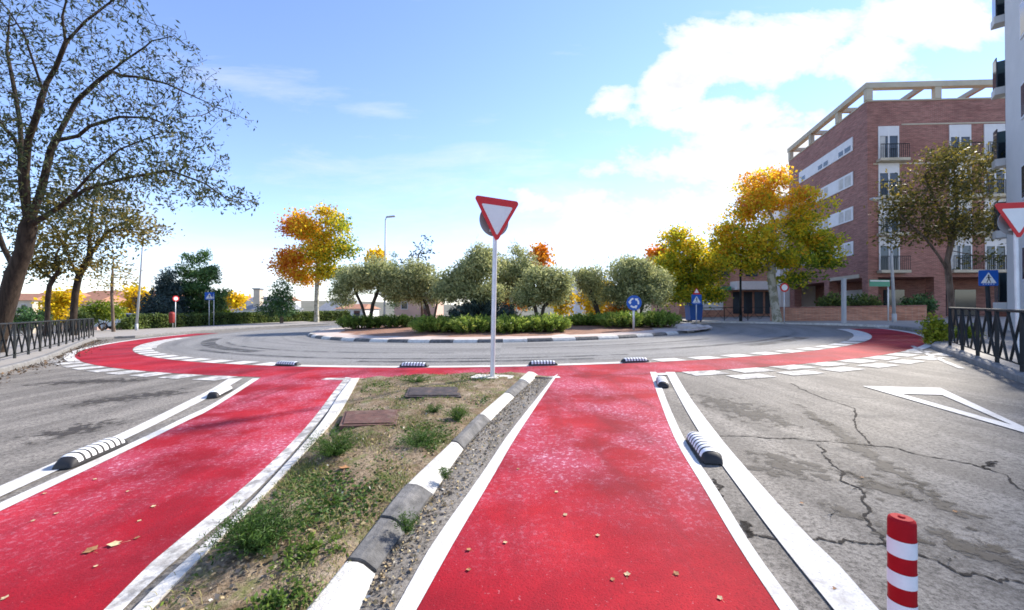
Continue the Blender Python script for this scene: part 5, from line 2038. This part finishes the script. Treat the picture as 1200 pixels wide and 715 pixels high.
    lamp('dark slim lamp post beside the pale trunk of the golden tree', b, P(868, 300, 29.3).z - b.z, M['dark_rail'], 0.085, 0.06, (0.3, 0, 0.15), 0.45)
    b = P(989, 380, 24.6)
    b.z = S * b.x + 0.12
    t = thing('post', 'plain square grey post before the low brick wall', 'post', b)
    hh = P(989, 327, 24.6).z - b.z
    MB().box(-0.09, 0.09, -0.09, 0.09, -0.1, hh).build('shaft', M['grey_paint'], t, bevel=0.01)
    MB().box(-0.12, 0.12, -0.12, 0.12, hh, hh + 0.04).build('cap', M['grey_paint'], t)

    # blue recycling container
    b = P(813, 382, 30.6)
    b.z = S * b.x + 0.1
    t = thing('recycling_container', 'blue recycling container behind the stacked crossing sign', 'container', b)
    MB().prism([(-0.42, 0.1), (0.42, 0.1), (0.5, 1.15), (-0.5, 1.15)], -0.45, 0.45).build('body', M['bin_blue'], t, bevel=0.03)
    MB().prism([(-0.52, 1.15), (0.52, 1.15), (0.4, 1.42), (-0.4, 1.42)], -0.48, 0.48).build('lid', M['bin_blue'], t, bevel=0.03)
    for sx in (-0.35, 0.35):
        MB().tube([(sx, -0.3, 0.09), (sx + 0.05, -0.3, 0.09)], 0.09, 12).build('wheel', M['rubber'], t)
    # boulders at the tip of the island
    for x, y, s, lab in ((806, 386, 0.42, 'pale boulder at the right tip of the island'), (818, 385, 0.3, 'second pale boulder just right of the larger one'), (828, 384.5, 0.22, 'small pale stone at the right end of the boulders')):
        g = G(x, y, 0.1)
        bm = bmesh.new()
        bmesh.ops.create_icosphere(bm, subdivisions=3, radius=s)
        ph = random.random() * 9
        for v in bm.verts:
            v.co *= 1 + 0.13 * math.sin(6 * v.co.x / s + ph) * math.cos(5 * v.co.y / s + ph) + 0.08 * math.sin(9 * v.co.z / s + ph)
            v.co.z *= 0.62
            v.co.x *= 1.3
        me = bpy.data.meshes.new('boulder')
        bm.to_mesh(me)
        bm.free()
        o = link('boulder', me, M['stone'], None, True)
        o.location = (g.x, g.y, g.z + s * 0.1)
        tag(o, lab, 'boulder')


def build_car():
    b = P(150, 384, 36)
    b.z = gz(b.x, b.y) + 0.02
    t = thing('parked_car', 'silver car parked behind the tall lamp post at the hedge end', 'car', b, rad(25))
    prof = [(-2.1, 0.3), (2.1, 0.3), (2.15, 0.62), (2.0, 0.82), (1.15, 0.92), (0.55, 1.40), (-0.95, 1.44), (-1.75, 0.95), (-2.1, 0.85)]
    MB().prism(prof, -0.82, 0.82).build('body', M['car'], t, bevel=0.05)
    for s in (-1, 1):
        MB().prism([(1.0, 0.93), (0.5, 1.34), (-0.9, 1.37), (-1.55, 0.96)], s * 0.822, s * 0.835).build('side_window', M['glass'], t)
    m = MB()
    m.add([(1.17, -0.68, 0.935), (1.17, 0.68, 0.935), (0.6, 0.62, 1.40), (0.6, -0.62, 1.40)], [(0, 1, 2, 3)])
    w = m.build('windscreen', M['glass'], t)
    w.location = (0.03, 0, 0.02)
    for sx in (-1.35, 1.3):
        for sy in (-0.84, 0.72):
            wh = MB().tube([(sx, sy, 0.32), (sx, sy + 0.12, 0.32)], 0.32, 20).build('wheel', M['rubber'], t)
            yy = sy - 0.004 if sy < 0 else sy + 0.124
            MB().tube([(sx, yy, 0.32), (sx, yy + 0.003, 0.32)], 0.19, 16).build('rim', M['galv'], wh)
    for sy in (-0.6, 0.6):
        MB().box(2.06, 2.16, sy - 0.17, sy + 0.17, 0.62, 0.76).build('headlight', M['lamp_glass'], t)


# ------------------------------------------------------------------ buildings
def build_island():
    # island: kerb of alternating stones, pink paving, red soil
    n = 78
    mb = MB()
    for k in range(n):
        a0, a1 = 360 / n * k + 0.05, 360 / n * (k + 1) - 0.05
        vs = []
        for a in (a0, (a0 + a1) / 2, a1):
            for r, z in ((12.32, -0.05), (12.30, 0.05), (12.24, 0.115), (12.19, 0.13), (12.03, 0.13), (12.03, -0.05)):
                x, y = pol(a, r)
                vs.append((x, y, S * x + z))
        fs = [(q * 6 + j, q * 6 + j + 1, q * 6 + j + 7, q * 6 + j + 6) for q in range(2) for j in range(5)] + [tuple(range(6)), tuple(12 + j for j in reversed(range(6)))]
        mb.add(vs, fs, k % 2)
    o = mb.build('island_kerb', [M['kerb_white'], M['black_paint']])
    o['kind'] = 'structure'
    ring = [pol(t, 12.04) for t in range(0, 360, 4)]
    sheet('island_paving', ring, M['pink_paving'], 0.122)
    # soil mound
    vs, fs = [], []
    rr = [10.75, 10.2, 8.5, 6, 3]
    zz = [0.118, 0.135, 0.17, 0.21, 0.22]
    for r, z in zip(rr, zz):
        for k in range(72):
            x, y = pol(k * 5, r)
            vs.append((x, y, S * x + z + R.normal(0, 0.012)))
    for i in range(4):
        for k in range(72):
            fs.append((i * 72 + k, i * 72 + (k + 1) % 72, (i + 1) * 72 + (k + 1) % 72, (i + 1) * 72 + k))
    fs.append(tuple(4 * 72 + k for k in range(72)))
    o = mesh('island_soil', vs, fs, M['red_soil'], smooth=True)
    up(o)
    o['kind'] = 'structure'
    # paved tongue at the right end
    tip = [G(792, 391.5), G(812, 390.5), G(828, 388.5), G(833, 386.5), G(824, 384.5), G(800, 384)]
    sheet('island_paving', [(p.x, p.y) for p in tip], M['pink_paving'], 0.125)


def build_brick_block():
    base = Vector((26.1, 30.0, 0.0))
    base.z = gz(base.x, base.y) - 0.02
    u, v = Vector((0.9988, -0.049, 0)), Vector((0.2079, 0.9782, 0))
    mt = Matrix(((u.x, v.x, 0, 0), (u.y, v.y, 0, 0), (0, 0, 1, 0), (0, 0, 0, 1)))
    t = thing('apartment_building', 'five storey red brick apartment block with a cream roof pergola and white ribbon windows', 'building', base)
    z0 = base.z
    zz = lambda z: z - z0
    LA, LB = 15.0, 12.7

    def B(mb, a0, a1, b0, b1, c0, c1, mi=0):
        return mb.box(a0, a1, b0, b1, zz(c0), zz(c1), mi, mt)
    mb = MB()
    B(mb, 0, LA, 0, LB, 3.6, 16.5)
    B(mb, 0.0, 0.7, 0.0, 0.7, z0 - 0.3, 3.59)
    B(mb, 4.6, 5.4, 0.0, 0.8, z0 - 0.3, 3.59)
    B(mb, 9.8, 10.6, 0.0, 0.8, z0 - 0.3, 3.59)
    B(mb, 0.0, 0.7, 5.2, 6.0, z0 - 0.3, 3.59)
    B(mb, 0.0, 0.7, 11.6, 12.6, z0 - 0.3, 3.59)
    B(mb, 2.6, LA, 3.0, LB, z0 - 0.3, 3.59)
    mb.build('wall', M['brick'], t)
    mb = MB()
    B(mb, 2.0, LA - 0.5, 3.0, LB - 1.2, 16.5, 17.45)
    mb.build('penthouse', M['brick'], t)
    mb = MB()
    B(mb, -0.05, LA, -0.05, 0.3, 16.5, 16.6)
    B(mb, -0.05, 0.3, 0.3, LB, 16.5, 16.6)
    mb.build('coping', M['cream'], t)
    mb = MB()
    for zc in (14.72, 11.85, 9.15):
        B(mb, 0.4 if zc < 14 else 2.4, LA, -0.035, 0.0, zc, zc + 0.1)
    mb.build('string_course', M['cream'], t)
    mb = MB()
    B(mb, -0.15, LA, -0.15, 0.3, 17.45, 17.85)
    B(mb, -0.15, 0.3, 0.3, LB, 17.45, 17.85)
    for a in (0.1, 4.9, 9.6, 14.4):
        B(mb, a - 0.2, a + 0.25, -0.1, 0.25, 16.6, 17.45)
    for b_ in (3.8, 8.2, 12.4):
        B(mb, -0.1, 0.25, b_ - 0.2, b_ + 0.2, 16.6, 17.45)
        B(mb, 0.3, 2.6, b_ - 0.15, b_ + 0.15, 17.46, 17.8)
    for a in (4.1, 8.4, 12.4):
        B(mb, a - 0.15, a + 0.15, 0.3, 3.2, 17.46, 17.8)
    mb.build('pergola', M['cream'], t)
    # front: french windows with shutter boxes and shallow balconies
    for row, zf in enumerate((12.2, 9.5, 6.8, 4.1)):
        for col, (a0, a1) in enumerate(((0.75, 2.2), (5.7, 7.2), (8.1, 9.55), (11.2, 12.7))):
            mb = MB()
            B(mb, a0, a0 + 0.09, -0.06, 0.0, zf, zf + 2.45)
            B(mb, a1 - 0.09, a1, -0.06, 0.0, zf, zf + 2.45)
            B(mb, a0 + 0.09, a1 - 0.09, -0.06, 0.0, zf + 2.36, zf + 2.45)
            B(mb, (a0 + a1) / 2 - 0.06, (a0 + a1) / 2 + 0.06, -0.055, 0.0, zf, zf + 2.36)
            w = mb.build('window', M['frame_white'], t)
            mb = MB()
            B(mb, a0 + 0.09, a1 - 0.09, -0.02, 0.0, zf, zf + 2.36)
            mb.build('pane', M['glass'], w)
            drop = (0.6, 0.65, 1.2, 0.6)[(col + row) % 4] if row else (0.62, 0.8, 1.35, 0.6)[col]
            mb = MB()
            B(mb, a0 + 0.09, a1 - 0.09, -0.05, -0.021, zf + 2.36 - drop, zf + 2.358)
            mb.build('shutter', M['shutter'], w)
            if (row + col) % 2 == 0:
                mb = MB()
                B(mb, a0 + 0.1, a0 + 0.5, -0.026, -0.0205, zf + 0.1, zf + 2.36 - drop - 0.02)
                mb.build('curtain', M['curtain'], w)
            mb = MB()
            B(mb, a0 - 0.15, a1 + 0.45, -0.55, 0.0, zf - 0.22, zf - 0.02)
            bl = mb.build('balcony', M['cream'], t)
            mb = MB()
            B(mb, a0 - 0.12, a1 + 0.42, -0.52, -0.48, zf + 0.95, zf + 1.0)
            k = a0 - 0.12
            while k < a1 + 0.42:
                B(mb, k, k + 0.025, -0.51, -0.485, zf - 0.02, zf + 0.95)
                k += 0.14
            mb.build('balustrade', M['dark_rail'], bl)
    # left side: white ribbon windows
    for row, zb in enumerate((13.55, 10.85, 8.15, 5.45)):
        mb = MB()
        B(mb, -0.06, 0.0, 1.7, 10.4, zb, zb + 1.08)
        rb = mb.build('ribbon_window', M['frame_white'], t)
        spots = [((1.95, 2.75), (2.95, 3.6)), ((5.2, 5.9), (6.1, 6.8)), ((9.2, 9.9),)][:3]
        for i, grp in enumerate(spots):
            for b0, b1 in grp:
                mb = MB()
                lo = zb + 0.12
                hi = zb + (0.5 if row == 0 else 0.92)
                B(mb, -0.068, -0.0605, b0, b1, lo, hi)
                mb.build('pane', M['glass'] if row == 0 else M['curtain'], rb)
    mb = MB()
    B(mb, -0.05, 0.0, 1.0, 5.0, 3.62, 3.9)
    mb.build('fascia', M['cream'], t)
    mb = MB()
    B(mb, 2.45, 2.6, 3.4, 7.5, 1.0, 2.9)
    mb.build('shop_window', M['frame_white'], t)
    for a in (3.0, 6.2, 8.4):
        mb = MB()
        B(mb, a, a + 1.6, 2.95, 2.997, z0, 2.8)
        mb.build('door', M['glass'], t)
    # lower wing
    mb = MB()
    B(mb, -0.9, 3.0, LB + 0.02, LB + 4, z0 - 0.3, 13.0)
    mb.build('rear_wing', M['white_wall'], t)


def build_pale_block():
    c = Vector((19.95, 16.5, 0))
    d = Vector((0.62, 0.785, 0))        # along the street, away from the camera
    n = Vector((0.785, -0.62, 0))       # away from the street
    base = Vector((c.x, c.y, gz(c.x, c.y) + 0.1))
    t = thing('apartment_building', 'pale grey tower block at the right picture edge with dark glazed balconies', 'building', base)
    mt = Matrix(((n.x, d.x, 0, 0), (n.y, d.y, 0, 0), (0, 0, 1, 0), (0, 0, 0, 1)))
    mb = MB()
    mb.box(0, 9, -11, 0, -0.3, 19.5, 0, mt)
    mb.build('wall', M['beige_block'], t)
    mb = MB()
    mb.box(0.1, 3.0, 0.003, 0.5, -0.2, 19.0, 0, mt)
    mb.build('glazed_bay', M['sky_glass'], t)
    for k in range(6):
        z = 1.15 + 2.98 * k
        mb = MB()
        mb.box(-0.18, 3.2, 0.003 if k < 0 else 0.505, 1.02, z - 0.3, z, 0, mt)
        b = mb.build('balcony', M['beige_block'], t)
        mb = MB()
        mb.box(-0.14, 3.16, 0.96, 0.99, z + 0.02, z + 1.25, 0, mt)
        mb.box(-0.14, -0.11, 0.52, 0.955, z + 0.02, z + 1.25, 0, mt)
        mb.build('balustrade', M['glass'], b)
    for k in range(6):
        for s0 in (-3.4, -6.6, -9.8):
            z = 1.9 + 2.98 * k
            mb = MB()
            mb.box(-0.03, -0.003, s0, s0 + 1.6, z, z + 1.3, 0, mt)
            w = mb.build('window', M['frame_white'], t)
            mb = MB()
            mb.box(-0.036, -0.031, s0 + 0.08, s0 + 1.52, z + 0.08, z + 1.22, 0, mt)
            mb.build('pane', M['glass'], w)


def house(label, pxc, Y, halfw, y_eave, y_ridge, wall, roof, depth=8, chim=None, rz=0.0, cat='house'):
    X = (pxc - 600) / F * Y
    zb = gz(X, Y) - 0.3
    k = Y / F
    w = halfw * k
    ze = P(pxc, y_eave, Y).z - zb
    zr = P(pxc, y_ridge, Y).z - zb
    t = thing('house', label, cat, (X, Y, zb), rz)
    mb = MB()
    mb.box(-w, w, 0, depth, -3, ze)
    wl = mb.build('wall', M[wall], t)
    if zr > ze + 0.3:
        mb = MB()
        mb.add([(-w - 0.3, -0.4, ze + 0.003), (w + 0.3, -0.4, ze + 0.003), (w + 0.3, depth + 0.4, ze + 0.003), (-w - 0.3, depth + 0.4, ze + 0.003), (-w * 0.75, depth / 2, zr), (w * 0.75, depth / 2, zr)],
               [(0, 1, 5, 4), (1, 2, 5), (2, 3, 4, 5), (3, 0, 4), (0, 3, 2, 1)])
        rf = mb.build('roof', M[roof], t)
    else:
        rf = MB().box(-w - 0.15, w + 0.15, -0.15, depth + 0.15, ze + 0.003, ze + 0.35).build('roof', M[roof], t)
    if chim:
        cx_, y_top = chim
        x = (cx_ - pxc) * k
        zt = P(cx_, y_top, Y).z - zb
        MB().box(x - 0.55, x + 0.55, 0.6, 1.7, ze - 0.2, zt).build('chimney', M['sand_wall'], rf)
        MB().box(x - 0.7, x + 0.7, 0.45, 1.85, zt + 0.003, zt + 0.22).build('chimney', M['slate'], rf)
    nW = max(2, int(w * 2 / 2.6))
    for i in range(nW):
        x = -w + (i + 0.5) * 2 * w / nW
        for zt in (ze - 0.7, ze - 3.6):
            wd = MB().box(x - 0.55, x + 0.55, -0.05, -0.003, zt - 1.3, zt).build('window', M['frame_white'], t)
            MB().box(x - 0.47, x + 0.47, -0.056, -0.051, zt - 1.22, zt - 0.08).build('pane', M['glass'], wd)
    MB().box(w * 0.3, w * 0.3 + 1.0, -0.05, -0.003, -0.1, 2.2).build('door', M['rust'], t)
    return t


def build_houses():
    house('house with a grey slate roof and a sand coloured chimney behind the hedge', 300, 72, 26, 363, 347, 'white_wall', 'slate', chim=(298, 339))
    house('pale house with a grey roof just right of the orange autumn tree', 392, 74, 20, 364, 350, 'white_wall', 'slate')
    house('pinkish flat roofed house seen under the olives left of the sign post', 486, 66, 24, 348, 345, 'pink_wall', 'slate')
    house('white tower-like house showing in the gap between the olives', 684, 74, 10, 324, 320, 'white_wall', 'slate')
    house('white house glimpsed low between the leftmost olive stems', 410, 68, 16, 362, 356, 'white_wall', 'tile')
    rows = [(8, 78, 30, 352, 343, 'sand_wall', 'tile', 'orange roofed house behind the leaning trunk at the left picture edge'), (52, 95, 24, 350, 340, 'white_wall', 'tile', 'white house with a clay roof behind the slim tree'),
            (98, 84, 16, 354, 345, 'pink_wall', 'tile', 'pink house seen between the two dark trunks'), (112, 120, 24, 347, 340, 'sand_wall', 'tile', 'distant sand coloured house above the bright green shrub'),
            (145, 105, 18, 350, 342, 'white_wall', 'tile', 'white distant house left of the tall lamp post'), (270, 130, 16, 352, 346, 'pink_wall', 'tile', 'far pink house above the small yellow tree'),
            (322, 135, 16, 352, 347, 'white_wall', 'tile', 'far white house right of the chimney'), (180, 150, 22, 347, 341, 'white_wall', 'tile', 'far white house right of the tall lamp post')]
    for a in rows:
        house(a[7], *a[:7])
    # shop building behind the plane trees
    Y = 45
    x0, x1 = (796 - 600) / F * Y, (926 - 600) / F * Y
    zb = gz(25, Y) - 0.1
    t = thing('shop_building', 'pinkish brick shop building half hidden behind the golden trees', 'building', ((x0 + x1) / 2, Y, zb))
    w = (x1 - x0) / 2
    top = P(860, 312, Y).z - zb
    MB().box(-w, w, 0, 9, -0.3, top).build('wall', M['brick_orange'], t)
    MB().box(-w - 0.2, w + 0.2, -0.2, 9.2, top + 0.003, top + 0.5).build('roof', M['cream'], t)
    MB().box(-0.5, w, -1.4, -0.003, 3.0, 3.9).build('canopy', M['white_wall'], t)
    for k in range(5):
        x = -0.2 + k * (w - 0.2) / 5
        MB().box(x, x + (w - 0.2) / 5 - 0.25, -0.05, -0.003, 0.4, 2.8).build('shop_window', M['glass'], t)
    MB().box(-w + 0.8, -w + 5.2, -1.0, -0.003, 2.95, 3.35).build('awning', M['sign_green'], t)
    MB().box(-w + 1.0, -w + 4.8, -0.06, -0.003, 0.8, 2.8).build('display_window', M['frame_white'], t)
    for k in range(4):
        MB().box(-w + 1.1 + k * 3.1, -w + 2.4 + k * 3.1, -0.05, -0.003, 4.5, 5.8).build('window', M['glass'], t)
    # low brick wall
    a, b, c = P(903, 378, 29.2), P(1030, 378, 27.2), P(1085, 378, 26.2)
    L = resample([(a.x, a.y), (b.x, b.y), (c.x, c.y)], 8)
    t = thing('brick_wall', 'low red brick boundary wall in front of the apartment block', 'wall', (L[0][0], L[0][1], gz(*L[0])))
    o3 = Vector(t.location)
    mb, mc = MB(), MB()
    for i in range(7):
        p, q = Vector(L[i]), Vector(L[i + 1])
        d = (q - p).normalized()
        nn = Vector((-d.y, d.x)) * 0.15
        for m_, z0, z1, e in ((mb, -0.2, 1.02, 1.0), (mc, 1.023, 1.1, 1.25)):
            vs = []
            for z in (z0, z1):
                for k_, sg in ((p, -1), (q, -1), (q, 1), (p, 1)):
                    r_ = k_ + nn * sg * e
                    vs.append((r_.x - o3.x, r_.y - o3.y, S * r_.x + z - o3.z))
            m_.add(vs, [(0, 1, 5, 4), (1, 2, 6, 5), (2, 3, 7, 6), (3, 0, 4, 7), (4, 5, 6, 7)])
    mb.build('masonry', M['brick_orange'], t)
    mc.build('coping', M['brick'], t)


# ------------------------------------------------------------------ sky, sun, camera
SUN_AZ = math.atan2(0.77, 0.64)      # direction towards the sun, measured from +Y clockwise
SUN_EL = rad(36)


def build_sky():
    w = bpy.data.worlds.new('World')
    scn.world = w
    w.use_nodes = True
    nt = w.node_tree
    bg = nt.nodes['Background']
    sky = N(nt, 'ShaderNodeTexSky')
    sky.sky_type = 'NISHITA'
    sky.sun_disc = False
    sky.sun_elevation = SUN_EL
    sky.sun_rotation = SUN_AZ
    sky.altitude = 650
    sky.air_density = 1.0
    sky.dust_density = 0.0
    sky.ozone_density = 1.3
    tc = N(nt, 'ShaderNodeTexCoord')
    d = tc.outputs['Generated']
    sp = N(nt, 'ShaderNodeSeparateXYZ')
    nt.links.new(d, sp.inputs[0])
    # clouds live on directions of the sky: azimuth-like and height-like slopes towards the north
    y = math_(nt, 'MAXIMUM', sp.outputs[1], 0.05)
    a = math_(nt, 'DIVIDE', sp.outputs[0], y)
    b = math_(nt, 'DIVIDE', sp.outputs[2], y)
    cm = N(nt, 'ShaderNodeCombineXYZ')
    nt.links.new(a, cm.inputs[0])
    nt.links.new(math_(nt, 'MULTIPLY', b, 1.5), cm.inputs[1])
    n1 = noise(nt, cm.outputs[0], 3.2, 10, 0.6, 0.25)
    n2 = noise(nt, cm.outputs[0], 1.6, 6, 0.6, 0.2)

    def blob(pxx, pyy, rx, ry, rot=0.0, wgt=1.0):
        ca, cb = (pxx - 600) / F, (360.9 - pyy) / F
        da = math_(nt, 'SUBTRACT', a, ca)
        db = math_(nt, 'SUBTRACT', b, cb)
        c, s = math.cos(rot), math.sin(rot)
        u = math_(nt, 'DIVIDE', math_(nt, 'ADD', math_(nt, 'MULTIPLY', da, c), math_(nt, 'MULTIPLY', db, s)), rx / F)
        v = math_(nt, 'DIVIDE', math_(nt, 'ADD', math_(nt, 'MULTIPLY', da, -s), math_(nt, 'MULTIPLY', db, c)), ry / F)
        r2 = math_(nt, 'ADD', math_(nt, 'MULTIPLY', u, u), math_(nt, 'MULTIPLY', v, v))
        return math_(nt, 'MULTIPLY', math_(nt, 'EXPONENT', math_(nt, 'MULTIPLY', r2, -1.0)), wgt)

    def total(lst):
        t = None
        for e in lst:
            q = blob(*e)
            t = q if t is None else math_(nt, 'MAXIMUM', t, q)
        return t
    big = total([(930, 45, 165, 52, 0.25, 0.95), (1075, 18, 120, 44, 0.0, 0.95), (800, 92, 80, 40, 0.5, 0.9), (715, 117, 46, 26, 0.3, 0.8), (865, 135, 130, 30, 0.05, 0.8),
                 (800, 192, 160, 34, 0.05, 0.8), (890, 172, 110, 34, 0.1, 0.85), (760, 240, 180, 36, 0.0, 0.78), (1010, 60, 100, 44, 0.0, 0.9), (900, 215, 110, 40, 0.0, 0.75)])
    n4 = noise(nt, cm.outputs[0], 9.0, 8, 0.62, 0.1)
    rag = math_(nt, 'ADD', math_(nt, 'MULTIPLY', math_(nt, 'SUBTRACT', n1, 0.5), 1.9), math_(nt, 'MULTIPLY', math_(nt, 'SUBTRACT', n4, 0.5), 0.9))
    thick = math_(nt, 'ADD', big, rag)
    mask1 = ramp(nt, thick, [(0.40, 0.0), (0.52, 0.45), (0.68, 0.93), (0.95, 1.0)])
    thin = total([(320, 104, 130, 22, -0.16, 0.55), (430, 128, 80, 14, -0.1, 0.5), (300, 335, 330, 62, 0.0, 0.7), (650, 325, 320, 80, 0.0, 0.9), (520, 200, 220, 60, 0.0, 0.4), (120, 240, 160, 60, 0, 0.45), (880, 300, 220, 60, 0.0, 0.85), (640, 245, 120, 50, 0.0, 0.5)])
    cs = N(nt, 'ShaderNodeMapping')
    cs.inputs['Scale'].default_value = (0.8, 2.4, 1)
    cs.inputs['Rotation'].default_value = (0, 0, 0.12)
    nt.links.new(cm.outputs[0], cs.inputs['Vector'])
    n5 = noise(nt, cs.outputs[0], 3.0, 9, 0.66, 0.3)
    thin = math_(nt, 'ADD', thin, math_(nt, 'MULTIPLY', math_(nt, 'SUBTRACT', n5, 0.5), 1.7))
    mask2 = ramp(nt, thin, [(0.22, 0.0), (1.05, 0.68)])
    front = ramp(nt, sp.outputs[1], [(0.05, 0.0), (0.25, 1.0)])
    # elsewhere (behind and overhead): ordinary broken cloud
    n3 = noise(nt, d, 2.2, 8, 0.6, 0.2)
    other = ramp(nt, n3, [(0.52, 0.0), (0.66, 0.7)])
    mf = math_(nt, 'MAXIMUM', mask1, mask2)
    m = math_(nt, 'ADD', math_(nt, 'MULTIPLY', mf, front), math_(nt, 'MULTIPLY', other, math_(nt, 'SUBTRACT', 1.0, front)), clamp=True)
    dens = math_(nt, 'ADD', math_(nt, 'MULTIPLY', thick, 0.45), math_(nt, 'MULTIPLY', n4, 0.5))
    shade = ramp(nt, dens, [(0.30, (10.6, 11.0, 11.8)), (0.48, (12.6, 12.5, 12.4)), (0.68, (11.0, 11.1, 11.5)), (0.92, (9.0, 9.2, 10.0))])
    cloud = mix(nt, 1.0, shade, (CLOUD, CLOUD, CLOUD), 'MULTIPLY')
    skyc = mix(nt, 1.0, sky.outputs[0], (SKYG[0], SKYG[1], SKYG[2]), 'MULTIPLY')
    col = mix(nt, m, skyc, cloud)
    nt.links.new(col, bg.inputs['Color'])
    bg.inputs['Strength'].default_value = 0.15


CLOUD = 0.26
SKYG = (0.78, 0.77, 0.90)


def build_light_camera():
    L = bpy.data.lights.new('sun', 'SUN')
    L.energy = 3.7
    L.angle = rad(4)
    L.color = (1.0, 0.925, 0.81)
    o = bpy.data.objects.new('sun', L)
    COL.objects.link(o)
    dv = Vector((math.sin(SUN_AZ) * math.cos(SUN_EL), math.cos(SUN_AZ) * math.cos(SUN_EL), math.sin(SUN_EL)))
    o.rotation_euler = dv.to_track_quat('Z', 'Y').to_euler()
    c = bpy.data.cameras.new('camera')
    c.sensor_width = 36
    c.sensor_fit = 'HORIZONTAL'
    c.lens = F / 1200 * 36
    c.clip_start = 0.05
    c.clip_end = 5000
    co = bpy.data.objects.new('camera', c)
    COL.objects.link(co)
    co.location = (0, 0, EYE)
    co.rotation_euler = (math.pi / 2 + TH, 0, 0)
    scn.camera = co
    scn.view_settings.view_transform = 'Standard'
    scn.view_settings.look = 'None'
    scn.view_settings.gamma = 1
    scn.view_settings.exposure = 1.3
    scn.view_settings.use_curve_mapping = False
    scn.render.engine = 'CYCLES'
    scn.cycles.max_bounces = 6
    scn.cycles.transparent_max_bounces = 8
    scn.cycles.filter_width = 1.7
    scn.cycles.use_denoising = True


import time as _t
_t0 = _t.time()


def lap(n):
    print('LAP', n, round(_t.time() - _t0, 1))


build_light_camera()
build_sky()
build_ground()
build_pavements()
skidmat_done = skidmat()
build_markings()
A_, B_ = build_median()
build_weeds(A_, B_)
build_fallen_leaves()
build_kerb_litter()
build_island()
lap('ground')
build_furniture()
build_car()
build_brick_block()
build_pale_block()
build_houses()
lap('built')
build_trees()
lap('trees')
build_junipers()
build_hedge()
lap('done')
